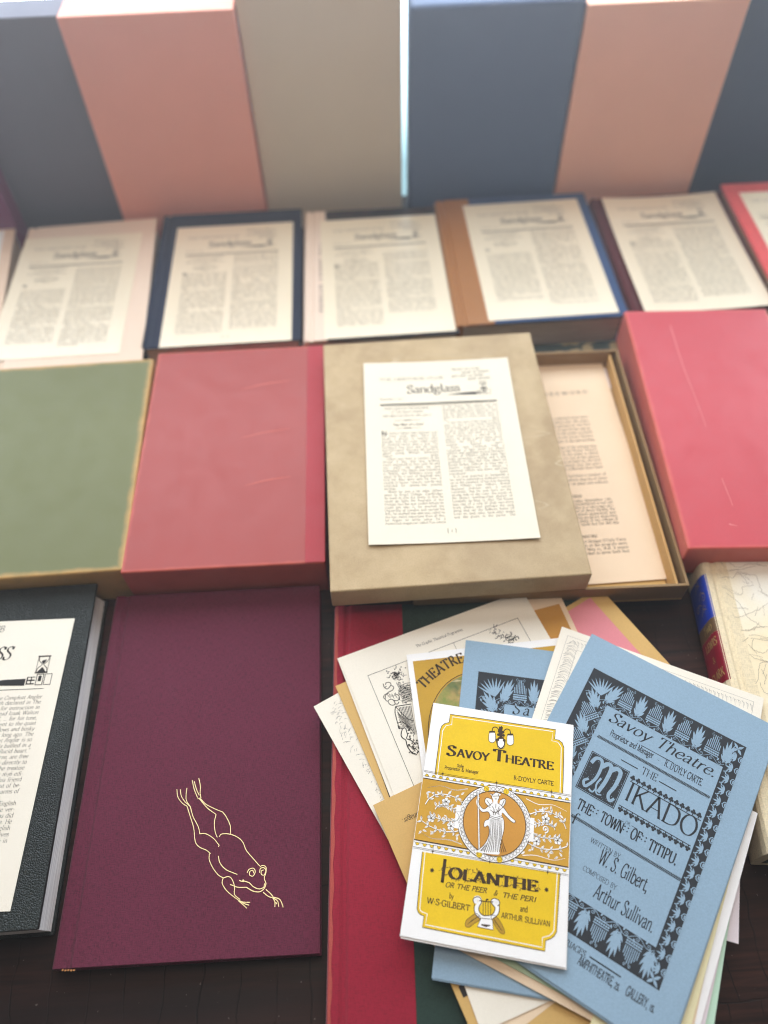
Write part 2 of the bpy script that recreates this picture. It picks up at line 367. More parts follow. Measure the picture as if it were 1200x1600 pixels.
class Ink:
    """flat printing collected in page coordinates (metres), laid a hair above the sheet"""
    def __init__(s): s.V = []; s.F = []; s.k = 0
    def _dz(s):
        s.k = (s.k + 1) % 12; return s.k * 4e-6
    def poly(s, pts):
        if len(pts) < 3: return
        b = len(s.V); z = s._dz()
        s.V += [(p[0], p[1], z) for p in pts]
        if len(pts) <= 4: s.F.append(tuple(range(b, b + len(pts)))); return
        for t in tessellate_polygon([[Vector((p[0], p[1], 0)) for p in pts]]):
            s.F.append(tuple(b + i for i in t))
    def spoly(s, pts, seg=4):
        s.poly(catmull(list(pts) + [pts[0]], seg)[:-1])
    def line(s, pts, w0, w1=None, smooth=False, seg=5, belly=False):
        if smooth: pts = catmull(pts, seg)
        w1 = w0 if w1 is None else w1
        n = len(pts); b = len(s.V); z = s._dz()
        for i in range(n):
            a = pts[max(i - 1, 0)]; c = pts[min(i + 1, n - 1)]
            dx, dy = c[0] - a[0], c[1] - a[1]; L = math.hypot(dx, dy) or 1e-9
            t = i / (n - 1)
            w = (w1 + (w0 - w1) * math.sin(math.pi * t)) / 2 if belly else (w0 + (w1 - w0) * t) / 2
            s.V.append((pts[i][0] - dy / L * w, pts[i][1] + dx / L * w, z)); s.V.append((pts[i][0] + dy / L * w, pts[i][1] - dx / L * w, z))
        for i in range(n - 1): s.F.append((b + 2 * i, b + 2 * i + 1, b + 2 * i + 3, b + 2 * i + 2))
    def rect(s, x0, y0, x1, y1): s.poly([(x0, y0), (x1, y0), (x1, y1), (x0, y1)])
    def frame(s, x0, y0, x1, y1, w):
        s.rect(x0, y0, x1, y0 + w); s.rect(x0, y1 - w, x1, y1); s.rect(x0, y0 + w, x0 + w, y1 - w); s.rect(x1 - w, y0 + w, x1, y1 - w)
    def disc(s, x, y, rx, ry=None, n=14, rot=0):
        ry = ry or rx; c, q = math.cos(rot), math.sin(rot)
        s.poly([(x + c * rx * math.cos(6.2832 * i / n) - q * ry * math.sin(6.2832 * i / n), y + q * rx * math.cos(6.2832 * i / n) + c * ry * math.sin(6.2832 * i / n)) for i in range(n)])
    def ring(s, x, y, rx, ry, w, n=40, a0=0, a1=6.28319):
        s.line([(x + rx * math.cos(a0 + (a1 - a0) * i / n), y + ry * math.sin(a0 + (a1 - a0) * i / n)) for i in range(n + 1)], w)
    def leaf(s, x, y, a, L, w):
        c, q = math.cos(a), math.sin(a); P = []
        for t, k in ((0, 0), (.2, .7), (.45, 1), (.75, .6), (1, 0), (.75, -.6), (.45, -1), (.2, -.7)):
            P.append((x + c * t * L - q * k * w / 2, y + q * t * L + c * k * w / 2))
        s.poly(P)
    def curl(s, x, y, a, r, w, turns=1.3, hand=1):
        """a volute that winds inwards from (x, y)"""
        n = 16; cx, cy = x - hand * math.sin(a) * r, y + hand * math.cos(a) * r
        a0 = a - hand * math.pi / 2
        P = []
        for i in range(n + 1):
            t = i / n; rr = r * (1 - .8 * t); th = a0 + hand * turns * 6.2832 * t
            P.append((cx + rr * math.cos(th), cy + rr * math.sin(th)))
        s.line(P, w, w * .6); s.disc(P[-1][0], P[-1][1], w * .8, n=8)
    def width(s, tx, size, xs=1, track=0):
        return sum((G.get(c, (.3, 0))[0] * xs + track) for c in tx) * size - track * size
    def text(s, tx, x, y, size, thick=.075, thin=.028, slant=0, xs=1, track=0, align='l', rot=0, seg=4, serif=.055, arc=None):
        if align != 'l':
            w = s.width(tx, size, xs, track); x0 = -w / 2 if align == 'c' else -w
        else: x0 = 0
        c, q = math.cos(rot), math.sin(rot); cx = x0
        for ch in tx:
            adv, V, F = glyph(ch, thick, thin, seg, serif)
            b = len(s.V); z = s._dz()
            for vx, vy in V:
                px = cx + (vx * xs + vy * slant) * size; py = vy * size
                s.V.append((x + c * px - q * py, y + q * px + c * py, z))
            for f in F: s.F.append(tuple(b + i for i in f))
            cx += (adv * xs + track) * size
    def fit_text(s, tx, p0, p1, size, lo=.85, hi=1.3, **kw):
        """set tx on the baseline from p0 to p1: squeeze the letters, then space them"""
        L = math.hypot(p1[0] - p0[0], p1[1] - p0[1]); rot = math.atan2(p1[1] - p0[1], p1[0] - p0[0])
        w = s.width(tx, size)
        if L / w < lo: size *= L / w / lo; w = s.width(tx, size)
        xs = max(lo, min(hi, L / w))
        tr = (L - w * xs) / size / max(len(tx) - 1, 1)
        s.text(tx, p0[0], p0[1], size, xs=xs, track=tr, rot=rot, **kw)
    def arc_text(s, tx, path, size, **kw):
        pts = catmull(path, 12); d = [0]
        for a, b in zip(pts, pts[1:]): d.append(d[-1] + math.hypot(b[0] - a[0], b[1] - a[1]))
        w = s.width(tx, size); k = d[-1] / w; pos = 0
        for ch in tx:
            adv = G[ch][0] * size * k; m = pos
            i = max(j for j in range(len(d)) if d[j] <= m + 1e-12); i = min(i, len(pts) - 2)
            t = (m - d[i]) / ((d[i + 1] - d[i]) or 1)
            a, b = pts[i], pts[i + 1]; i2 = min(i + 3, len(pts) - 1)
            r = math.atan2(pts[i2][1] - a[1], pts[i2][0] - a[0])
            s.text(ch, a[0] + (b[0] - a[0]) * t, a[1] + (b[1] - a[1]) * t, size, rot=r, xs=k, **kw)
            pos += adv
    def block(s, tx, x, y, width, size, lead, maxlines=99, ragged_last=True, **kw):
        """justified setting; returns the y below the last line"""
        n = 0
        for para in tx.split('\n'):
            ws = para.split(' '); ind = .35 * size if n else 0
            i = 0; first = True
            while i < len(ws) and n < maxlines:
                x0 = x + (size * .9 if first and n else 0); aw = width - (x0 - x)
                j = i; cur = 0; spw = .24 * size
                while j < len(ws):
                    w = s.width(ws[j], size)
                    if j > i and cur + spw + w > aw: break
                    cur += (spw if j > i else 0) + w; j += 1
                last = j == len(ws)
                gaps = j - i - 1
                sp = spw + ((aw - cur) / gaps if gaps and not (last and ragged_last) else 0)
                cx = x0
                for w in ws[i:j]:
                    s.text(w, cx, y, size, **kw); cx += s.width(w, size) + sp
                y -= lead; n += 1; i = j; first = False
        return y
    def build(s, name, mat, parent, z=0, fn=None):
        V = [((v[0], v[1], v[2] + z) if fn is None else fn(v[0], v[1], v[2] + z)) for v in s.V]
        return mesh_obj(name, V, s.F, mat, parent)

class Page:
    """local frame of a sheet lying at height z; P() turns a point of a photograph detail into page coordinates"""
    def __init__(s, c, a, z): s.c = c; s.a = a; s.z = z
    def P(s, x, y, k=None):
        if k: x, y = k[0] + x / k[2], k[1] + y / k[2]
        d = unproj(x, y, s.z) - s.c; c, q = math.cos(-s.a), math.sin(-s.a)
        return (d.x * c - d.y * q, d.x * q + d.y * c)
    def PP(s, pts, k=None): return [s.P(x, y, k) for x, y in pts]

def leaf_mesh(w, h, t, fn=None, n=14, skew=0):
    """a thin sheet of paper; fn(u, v) lifts it"""
    V = []; F = []; N = n + 1
    for side in (0, 1):
        for j in range(N):
            for i in range(N):
                u = -w / 2 + w * i / n; v = -h / 2 + h * j / n
                V.append((u, v, (fn(u, v) if fn else 0) + (t if side else 0)))
    o = N * N
    for j in range(n):
        for i in range(n):
            a = j * N + i
            F.append((o + a, o + a + 1, o + a + N + 1, o + a + N)); F.append((a, a + N, a + N + 1, a + 1))
    for i in range(n):
        F.append((i, i + 1, o + i + 1, o + i)); a = n * N + i; F.append((a + 1, a, o + a, o + a + 1))
        b = i * N; F.append((b + N, b, o + b, o + b + N)); c = i * N + n; F.append((c, c + N, o + c + N, o + c))
    return V, F

def leaf(name, w, h, t, mat, parent, fn=None, off=(0, 0, 0), rot=0):
    if fn: V, F = leaf_mesh(w, h, t, fn)
    else: V, F = leaf_mesh(w, h, t, None, 1)
    o = mesh_obj(name, V, F, mat, parent, smooth=False)
    o.location = off; o.rotation_euler = (0, 0, rot)
    return o

# ------------------------------------------------------------------ helpers: books
def cover_profile(w, t, b, joint=.008, round_=.35, x_end=None, grow=0.0):
    """cross-section of a case binding lying flat: upper board, joint, rounded spine, lower board"""
    L = -w / 2; R = w / 2 if x_end is None else x_end
    P = [(R, t + grow)]
    if joint:
        P += [(L + joint + .003, t + grow), (L + joint + .001, t - .0016 + grow), (L + joint - .001, t - .0016 + grow), (L + joint - .0035, t + grow)]
    n = 7
    for i in range(n + 1):
        a = math.pi / 2 + math.pi * i / n
        P.append((L + b * 1.0 + (b * 1.0 + grow + round_ * t * .12) * math.cos(a), t / 2 + (t / 2 + grow) * math.sin(a) * (abs(math.sin(a)) ** -.55 if abs(math.sin(a)) > .05 else 1)))
    if joint:
        P += [(L + joint - .0035, -grow), (L + joint - .001, .0009 - grow), (L + joint + .001, .0009 - grow), (L + joint + .003, -grow)]
    P += [(R, -grow), (R, b), (L + b * 2, b), (L + b * 2, t - b), (R, t - b)]
    return P

def extrude_profile(P, y0, y1, bev=.0004):
    bm = bmesh.new()
    n = len(P)
    A = [bm.verts.new((p[0], y0, p[1])) for p in P]; B = [bm.verts.new((p[0], y1, p[1])) for p in P]
    for i in range(n): bm.faces.new((A[i], A[(i + 1) % n], B[(i + 1) % n], B[i]))
    fa = bm.faces.new(A); fb = bm.faces.new(list(reversed(B)))
    bmesh.ops.recalc_face_normals(bm, faces=bm.faces)
    if bev:
        es = [e for e in bm.edges if (fa in e.link_faces or fb in e.link_faces)]
        bmesh.ops.bevel(bm, geom=es, offset=bev, segments=2, affect='EDGES', profile=.5)
    bmesh.ops.triangulate(bm, faces=[f for f in bm.faces if len(f.verts) > 4])
    return bm

def book(label, c, a, w, h, t, cov, pages=None, b=.0028, z0=0.0, group=None, joint=.009, sp_mat=None, sp_w=0, inset=.004, flip=False, round_=.35, slant=0.0, name='hardcover_book'):
    """hardcover lying flat, spine on its left (flip: on its right)"""
    root = empty(name, label, 'book', (c.x, c.y, z0), a + (math.pi if flip else 0), group)
    bm_obj('cover', extrude_profile(cover_profile(w, t, b, joint, round_), -h / 2, h / 2), cov, root)
    bm = box_bm(-w / 2 + b * 2 + .0004, w / 2 - inset, -h / 2 + inset, h / 2 - inset, b + .0002, t - b - .0002, r=0)
    for v in bm.verts:                      # the fore-edge of a lying block leans back towards the top
        if v.co.x > 0 and v.co.z > t / 2: v.co.x -= slant
    bm_obj('page_block', bm, pages or PAGES, root)
    if sp_mat:
        bm_obj('spine_cloth', extrude_profile(cover_profile(w, t, b, joint, round_, x_end=-w / 2 + sp_w, grow=.00025), -h / 2 - .0002, h / 2 + .0002, .0002), sp_mat, root)
    return root

def slipcase(label, c, a, w, h, z0, z1, mat, r=.0015, group='slipcases lying flat on the table', seg=3):
    root = empty('slipcase', label, 'slipcase', (c.x, c.y, z0), a, group)
    box('shell', (-w / 2, w / 2, -h / 2, h / 2, 0, z1 - z0), mat, root, r=r, seg=seg, smooth=False)
    return root
# ------------------------------------------------------------------ the table
t = NT('dark_lacquered_wood')
gr = t.noise(1, 6, .62, t.mapping((9, 170, 1)), .6); gr2 = t.noise(1, 3, .5, t.mapping((2.2, 16, 1)))
col = t.mix(t.ramp(gr, .35, .72), srgb(22, 12, 11), srgb(76, 46, 38))
col = t.mix(t.ramp(gr2, .4, .7), col, srgb(26, 16, 16))
wob = t.new('VectorMath', operation='MULTIPLY_ADD')
nz = t.new('TexNoise'); nz.inputs['Scale'].default_value = 22; nz.inputs['Detail'].default_value = 4; t.link(t.tc, nz.inputs['Vector'])
t.link(nz.outputs[1], wob.inputs[0]); wob.inputs[1].default_value = (.016, .012, 0); t.link(t.tc, wob.inputs[2])
br = t.new('TexBrick', offset=.37); t.link(wob.outputs[0], br.inputs['Vector'])
br.inputs['Scale'].default_value = 1; br.inputs['Brick Width'].default_value = .026; br.inputs['Row Height'].default_value = .085
br.inputs['Mortar Size'].default_value = .0006; br.inputs['Mortar Smooth'].default_value = .4
crack = t.math('MULTIPLY', br.outputs['Fac'], t.ramp(t.noise(30, 3), .36, .56))
col = t.mix(t.math('MULTIPLY', crack, .85), col, srgb(10, 7, 8))
dust = t.ramp(t.noise(330, 2, .4), .735, .76)
col = t.mix(t.math('MULTIPLY', dust, .35), col, srgb(150, 140, 134))
t.bump(t.math('SUBTRACT', t.math('MULTIPLY', gr, .2), crack), .35, .001)
WOOD = t.done(col, t.ramp(gr, .3, .7, .42, .6), .2)
table = empty('table', 'dark brown lacquered wooden table top with fine cracks, under all the books', 'table', (0, .45, 0))
box('table_top', (-1.1, 1.1, -.75, .53, -.035, 0), WOOD, table, r=.002)

# ------------------------------------------------------------------ the window behind
t = NT('bright_day_behind_glass')
nz = t.noise(1, 2, .5, t.mapping((1.2, 1, 9)))
col = t.mix(t.ramp(nz, .38, .62), (.66, .84, 1.0, 1), (1.0, .98, .97, 1))
sp = t.new('SeparateXYZ'); t.link(t.tc, sp.inputs[0])
col = t.mix(t.ramp(sp.outputs[2], .02, .30), (.46, .76, .86, 1), col)
lum = t.ramp(sp.outputs[2], .02, .24, .22, 1.0)      # the ground outside is darker than the sky above it
t.done((.02, .02, .02, 1), .1, .5)
t.put(t.p.inputs['Emission Color'], col); t.put(t.p.inputs['Emission Strength'], t.math('MULTIPLY', lum, WINDOW_STRENGTH))
DAY = t.m
FRAMEWHITE = plain('white_window_paint', (.78, .78, .76, 1), .45, .4)
win = empty('window', 'bright daylit window behind the upright slipcases, seen through the gap between them', 'window', (0, 1.03, 0))
box('pane', (-1.3, 1.3, 0, .006, -.1, 1.35), DAY, win, r=0)
box('frame', (-1.36, -1.3, -.012, .03, -.16, 1.41), FRAMEWHITE, win); box('frame', (1.3, 1.36, -.012, .03, -.16, 1.41), FRAMEWHITE, win)
box('frame', (-1.299, 1.299, -.012, .03, 1.35, 1.41), FRAMEWHITE, win); box('sill', (-1.299, 1.299, -.03, .03, -.16, -.1), FRAMEWHITE, win)

GLARE_VEIL = bpy.data.materials.new('glare_scatter'); GLARE_VEIL.use_nodes = True  # thin scattering volume, added to stand in for the window's lens glare
ht = GLARE_VEIL.node_tree; ht.nodes.remove(ht.nodes['Principled BSDF'])
pv = ht.nodes.new('ShaderNodeVolumePrincipled'); ht.links.new(pv.outputs[0], ht.nodes['Material Output'].inputs['Volume'])
pv.inputs['Color'].default_value = (.97, .97, 1, 1); pv.inputs['Density'].default_value = .095; pv.inputs['Anisotropy'].default_value = .6
hz = bpy.data.objects.new('glare_veil', bpy.data.meshes.new('glare_veil')); COL.objects.link(hz)
bmh = box_bm(-2, 2, -1.5, 2.2, -1.1, 1.75, r=0); bmh.to_mesh(hz.data); bmh.free(); hz.data.materials.append(GLARE_VEIL)
hz['kind'] = 'stuff'; hz['label'] = 'faint bright veil added around the table to imitate lens glare from the window'; hz['category'] = 'glare_veil'
# ------------------------------------------------------------------ slipcases standing upright at the back
def upright(label, x0, x1, y, h, d, colr, rough=.55, r=.0015, mott=.1, rz=0, seg=3, sheen=.0, spec=.35):
    root = empty('slipcase', label, 'slipcase', ((x0 + x1) / 2, y, 0), math.radians(rz), 'slipcases standing upright at the back')
    w = x1 - x0
    m = slip('upright_case_board', colr, w, h, None, rough=rough, mott=mott, spec=spec, grain=.4, sheen=sheen)
    box('shell', (-w / 2, w / 2, 0, d, 0, h), m, root, r=r, seg=seg)
    return root
upright('charcoal grey slipcase standing upright at the back left, behind the pink one', -.505, -.3045, .915, .2685, .045, srgb(92, 88, 102))
upright('sliver of a plum purple slipcase standing at the far left edge', -.60, -.434, .885, .24, .028, srgb(112, 32, 84))
upright('pink slipcase standing upright with its pale top edge showing, left of the beige one', -.3025, -.118, .90, .2725, .045, srgb(234, 158, 138))
upright('beige taupe slipcase standing upright just left of the bright gap', -.1165, .0595, .915, .283, .045, srgb(206, 194, 172))
upright('slate blue slipcase standing upright just right of the bright gap', .0675, .2567, .902, .2665, .045, srgb(76, 98, 134), r=.005)
upright('salmon pink slipcase standing upright between the two blue ones', .2575, .4335, .90, .2605, .045, srgb(240, 182, 156))
upright('dark navy slipcase standing upright at the right edge of the row', .4355, .62, .915, .30, .045, srgb(22, 44, 80))

# ------------------------------------------------------------------ newsletter text
T1 = "Now before Gilbert met Sullivan, and for some years after, there was hardly a person in London who thought that the comic stage could be anything better than it was. The burlesque was loud and the music was borrowed. This was the world in which young William Schwenck Gilbert grew.\nGilbert was born in London in the Strand. A shy, thin boy, nothing much happened to him until he was two years old, when he was kidnapped. The family was travelling in Naples, and William's nurse was taken in by a pair of brigands who told her they were sent for him. A couple of hours' ransom, and he was returned for twenty-five pounds sterling.\nWhen he was a bit older Gilbert went to King's College, Cambridge, he tried to join the Army so that he could go fight the Russians in the Crimea, but the war ended before he could get into it, he entered the University of London and earned his A.B.; he studied law and was called to the bar; more important than all this, he began to write verse for a humorous magazine called Fun which was trying to make things tough for Punch, and he accompanied the verses with little pen-drawings which he signed Bab, from the name he had probably given"
T2 = "of his nurse. The verses and the drawings made him known, and in due time the editors asked for more and the theatres too, which were in want of plays of every kind, came to his door.\nIt was the way of the stage in those days to take a tune from anywhere and to hang upon it a set of verses full of puns. Gilbert wrote these with the best of them, and made a living. He wrote Dulcamara, a take-off on an opera. He wrote a great many more. Robert the Devil, a take-off on another famous opera.\nThere was Frederick Clay, a composer of light music for whom Gilbert had supplied several librettos. A play of Gilbert's called Ages Ago made sentiment a theme, and it was probably in 1869 that Clay asked his friend Arthur Sullivan to stop into a theatre auditorium to watch a rehearsal. Gilbert was there, and Clay introduced them.\nIt is now essential to backpedal a bit, and to summarize Sullivan's career up to the moment of his first meeting with Gilbert. Like Gilbert, Arthur Seymour Sullivan was a native Londoner, but he was born on the wrong side of the river, the south, in the dreary working-class district of Lambeth, on May 13, 1842. The house was one of a row of drab two-story brick affairs, and perhaps the only thing that set the Sullivan home off from its look-alike, back-alike mates was the piano in the parlor. The"

def hourglass(k, x, y, s):
    """the device at the head of the newsletter: a dark table edge, an hourglass and three small books"""
    k.poly([(x - 5.4 * s, y + .1 * s), (x - 2 * s, y - .12 * s), (x, y - .2 * s), (x, y + .5 * s), (x - 2 * s, y + .48 * s), (x - 4 * s, y + .25 * s)])
    k.rect(x + .1 * s, y - .1 * s, x + .9 * s, y + .02 * s); k.rect(x + .1 * s, y + .25 * s, x + .9 * s, y + .38 * s); k.rect(x + .1 * s, y + .6 * s, x + .9 * s, y + .68 * s)
    k.rect(x + .1 * s, y - .1 * s, x + .22 * s, y + .68 * s); k.rect(x + .5 * s, y - .1 * s, x + .6 * s, y + .68 * s)
    k.frame(x + 1.0 * s, y - .2 * s, x + 1.7 * s, y + .95 * s, .07 * s); k.rect(x + 1.2 * s, y + .2 * s, x + 1.5 * s, y + .75 * s)
    k.frame(x + 1.78 * s, y - .2 * s, x + 2.5 * s, y + .95 * s, .06 * s)
    bx = x + 1.35 * s; b = y + 1.02 * s
    k.rect(bx - .62 * s, b, bx + .62 * s, b + .13 * s); k.rect(bx - .62 * s, b + 1.72 * s, bx + .62 * s, b + 1.85 * s)
    for q in (-1, 1):
        k.line([(bx + q * .5 * s, b + .1 * s), (bx + q * .46 * s, b + .5 * s), (bx + q * .06 * s, b + .92 * s), (bx + q * .46 * s, b + 1.34 * s), (bx + q * .5 * s, b + 1.74 * s)], .07 * s)
        k.line([(bx + q * .56 * s, b + .1 * s), (bx + q * .56 * s, b + 1.74 * s)], .04 * s)
    k.poly([(bx - .42 * s, b + .13 * s), (bx + .42 * s, b + .13 * s), (bx + .05 * s, b + .6 * s), (bx - .05 * s, b + .6 * s)])
    k.poly([(bx - .2 * s, b + 1.2 * s), (bx, b + .95 * s), (bx + .2 * s, b + 1.2 * s), (bx + .3 * s, b + 1.45 * s), (bx - .1 * s, b + 1.35 * s)])

def sandglass_page(fine=True, v=0):
    """head, rules and two columns of a sheet .142 x .216 (page coordinates from its centre)"""
    k = Ink(); W, H = .142, .216; L = -.058; R = .0555; sg = 3 if fine else 2; sf = .055 if fine else .05
    k.fit_text('THE HERITAGE CLUB', (L, .084), (.006, .0845), .0058, thick=.06, hi=1.6)
    k.fit_text('Sandglass', (-.031, .0665), (.0215, .0672), .0155, thick=.1, thin=.035, hi=1.3)
    for i, (tx, a, b) in enumerate((('Number ten of the', .015, .043), ('series of letters', .024, .052), ('sent with our books', .014, .046), ('each month', .03, .052))):
        k.fit_text(tx, (a, .0955 - i * .0047), (b, .0957 - i * .0047), .0054, slant=.25, thick=.08, hi=1.2)
    hourglass(k, .037, .0625, .0058 * .95)
    k.fit_text('November 1 1971', (L, .0585), (-.036, .0586), .0032, slant=.2)
    k.rect(L, .0515, R, .0528); k.rect(L, .0506, R, .0509)
    for i, (tx, q) in enumerate((('FOUR LYRICS BY THE PARTNERS', .0215), ('OF THE SAVOY OPERAS', .0155), ('AND ANOTHER SPECIAL ONE LIKE IT', .0235))):
        k.fit_text(tx, (-.0325 - q, .0455 - i * .0047), (-.0325 + q, .0456 - i * .0047), .0039, thick=.07)
    for y in (.0315, .0215):
        k.rect(-.045, y, -.02, y + .0003); k.rect(-.036, y - .0003, -.029, y + .0006)
    k.fit_text('Two Men of a Kind', (-.047, .0247), (-.018, .0248), .0048, slant=.25, thick=.1)
    k.text('N', L, .0128, .0088, thick=.08)
    if v:                     # other issues: other openings, fewer or more lines in the head
        p1, p2 = T1.split('\n'), T2.split('\n')
        A = '\n'.join((p2 + p1)[v % 4:] + p1); B = '\n'.join((p1 + p2)[(v + 1) % 5:] + p2)
        ya, yb = .0142 - (.009 if v % 2 else -.006), .0462 - (0, .004, .011)[v % 3]
        n1 = int((ya + .0985) / .00345) - (0, 3, 1, 5)[v % 4]; n2 = int((yb + .0985) / .00345) - (2, 0, 6, 1)[v % 4]
        k.block(A, L, ya, .0525, .0038, .00345, maxlines=n1, thick=.066, thin=.026, seg=sg, serif=sf)
        k.block(B, .0018, yb, .0537, .0038, .00345, maxlines=n2, thick=.066, thin=.026, seg=sg, serif=sf)
        return k
    cw = .0525; size = .0038; lead = .00345
    k.block(T1, L, .0142, cw, size, lead, maxlines=31, ragged_last=False, thick=.066, thin=.026, seg=sg, serif=sf)
    k.block(T2, .0018, .0462, cw + .0012, size, lead, maxlines=40, ragged_last=False, thick=.066, thin=.026, seg=sg, serif=sf)
    k.text('[ 1 ]', -.001, -.0992, .0056, align='c')
    return k

CREAM = paper('cream_paper', srgb(236, 224, 198), .02, .3, .03, spec=.8)
WHITE = paper('white_paper', srgb(240, 240, 240), .01, .62, .02)
IVORY = paper('ivory_paper', srgb(240, 234, 220), .02, .7, .04)
PEACH = paper('peach_paper', srgb(238, 214, 184), .03, .75, .04)
TAN = paper('tan_paper', srgb(216, 178, 112), .05, .75, .07)
GREENP = paper('pale_green_paper', srgb(178, 200, 170), .03, .75, .05)
MINT = paper('mint_paper', srgb(190, 222, 200), .03, .75, .05)
LILAC = paper('lilac_paper', srgb(232, 222, 228), .02, .75, .05)
STRAW = paper('straw_paper', srgb(232, 224, 182), .02, .75, .05)
GREYBLUE = paper('grey_blue_paper', srgb(166, 184, 192), .03, .75, .06)
PINKP = paper('pink_paper', srgb(226, 142, 150), .03, .75, .05)
BLUEP = paper('light_blue_paper', srgb(148, 176, 198), .025, .8, .11)

_page = {}
def sheet(label, z, bl, br, tr, tl, fine=False, bend=.0, mat=None, nudge=(0, 0), v=0):
    c, a, w, h = fit(z, bl, br, tr, tl)
    w, h = .146, .219
    root = empty('newsletter_sheet', label, 'newsletter', (c.x + nudge[0], c.y + nudge[1], z), a, 'printed newsletters lying on the books')
    fn = (lambda u, v: bend * ((u / .073) ** 2 * .6 + (v / .11) ** 2 * .4)) if bend else None
    leaf('paper', w, h, .00025, mat or CREAM, root, fn)
    if fine or bend or v:
        sandglass_page(fine, v).build('printed_text', INK_SOFT, root, .0004, (lambda u, v, zz: (u, v, zz + fn(u, v))) if fn else None)
    else:
        if 0 not in _page:
            o = sandglass_page(False).build('printed_text', INK_SOFT, root, .0004); _page[0] = o.data
        else:
            o = bpy.data.objects.new('printed_text', _page[0]); COL.objects.link(o); o.parent = root
    return root

# ------------------------------------------------------------------ back row of books lying flat
def flat_book(label, z, pts, cov, pages=None, **kw):
    c, a, w, h = fit(z, *pts)
    return book(label, c, a, w, h, z, cov, pages, **kw)

GR = 'books lying flat in the back row'
flat_book('pinkish cream book beneath the leftmost full newsletter of the back row', .040, [(-1, 588), (214, 559), (251, 346), (32, 352)], slip('pinkish_cream_board', srgb(226, 204, 184), .09, .12, mott=.04), group=GR)
flat_book('navy cloth book under a newsletter, below the upright pink slipcase', .040, [(214, 546), (470, 529), (471, 326), (257, 337)], cloth('navy_cloth', srgb(30, 38, 58)), group=GR, round_=.1)
cov = NT('dark_patterned_board')
vo = cov.new('TexVoronoi'); cov.link(cov.mapping((70, 110, 1)), vo.inputs['Vector']); vo.inputs['Scale'].default_value = 1
cov = cov.done(cov.mix(cov.ramp(vo.outputs['Distance'], .25, .5), srgb(58, 38, 34), srgb(28, 24, 30)), .6, .3)
c, a, w, h = fit(.040, (478, 536), (712, 518), (692, 322), (474, 331))
spine_book = book('dark patterned book with a cream printed spine, below the bright gap', c, a, w, h, .040, cov, sp_mat=slip('cream_spine', srgb(228, 208, 190), .09, .12, mott=.03), sp_w=.026, group=GR)
k = Ink()
k.text('THE SAVOY OPERAS', 0, 0, .011, thick=.13, align='c', track=.25, rot=-math.pi / 2)
k.build('spine_lettering', INK_SOFT, spine_book, .0404, lambda u, v, z: (u - w / 2 + .0175, v - .01, z))
c, a, w, h = fit(.045, (712, 512), (984, 489), (910, 303), (682, 312))
book('blue book with a tan leather spine under a newsletter', c, a, w, h, .045, cloth('mid_blue_cloth', srgb(50, 74, 112)), sp_mat=slip('tan_leather', srgb(158, 106, 58), .1, .12, mott=.12, rough=.5), sp_w=.042, group=GR, b=.0035, inset=.006)
flat_book('dark maroon cloth book lying flat under a newsletter, right of the blue one', .040, [(992, 492), (1250, 478), (1135, 300), (922, 308)], cloth('maroon_cloth', srgb(84, 32, 38)), group=GR)
c, a, w, h = fit(.055, (1238, 482), (1440, 472), (1330, 278), (1119, 289))
redbook = book('coral red book with tan page edges at the far right of the back row', c, a, w, h, .055, cloth('coral_red_cloth', srgb(204, 78, 78)), plain('tan_fore_edge', srgb(166, 140, 112), .8, .1), group=GR, flip=True, b=.004, inset=.004)
# cream sheet on it
p = unproj(1140, 296, .0555)
sh = empty('newsletter_sheet', 'cream newsletter lying on the red book at the right edge of the photo', 'newsletter', (c.x + .004, c.y - .006, .0552), a, 'printed newsletters lying on the books')
leaf('paper', w - .024, h - .03, .00025, CREAM, sh)
o = bpy.data.objects.new('printed_text', bpy.data.meshes.new('tmp')); COL.objects.link(o); o.parent = sh; o_last = o
flat_book('cream book at the far left edge of the back row', .040, [(-260, 610), (-18, 560), (29, 357), (-220, 366)], slip('warm_cream_board', srgb(222, 196, 172), .09, .12, mott=.04), group=GR)
c, a, w, h = fit(.0405, (-260, 600), (-42, 548), (14, 368), (-200, 376))
sh = empty('folded_leaflet', 'blank white leaflet on the cream book at the far left edge', 'leaflet', (c.x, c.y, .0402), a)
leaf('paper', w, h, .0003, WHITE, sh)

sheet('newsletter on the pale pinkish cream book, leftmost full newsletter of the back row', .0403, (-12, 562), (184, 557), (222, 363), (34, 373), v=1)
sheet('newsletter on the navy blue book, below the upright pink slipcase', .0403, (245, 543), (460, 534), (459, 345), (276, 357))
sheet('newsletter crossed by the streak of window light, on the dark patterned book', .0405, (504, 530), (712, 515), (678, 335), (505, 347), v=2)
sheet('newsletter on the blue book with the tan leather spine', .0453, (766, 502), (967, 488), (900, 311), (722, 321), v=3)
sheet('slightly curled newsletter on the dark maroon book', .0404, (1012, 487), (1202, 478), (1115, 308), (938, 317), bend=.0045, v=4)
me = o_last.data; o_last.data = _page[0]; bpy.data.meshes.remove(me)

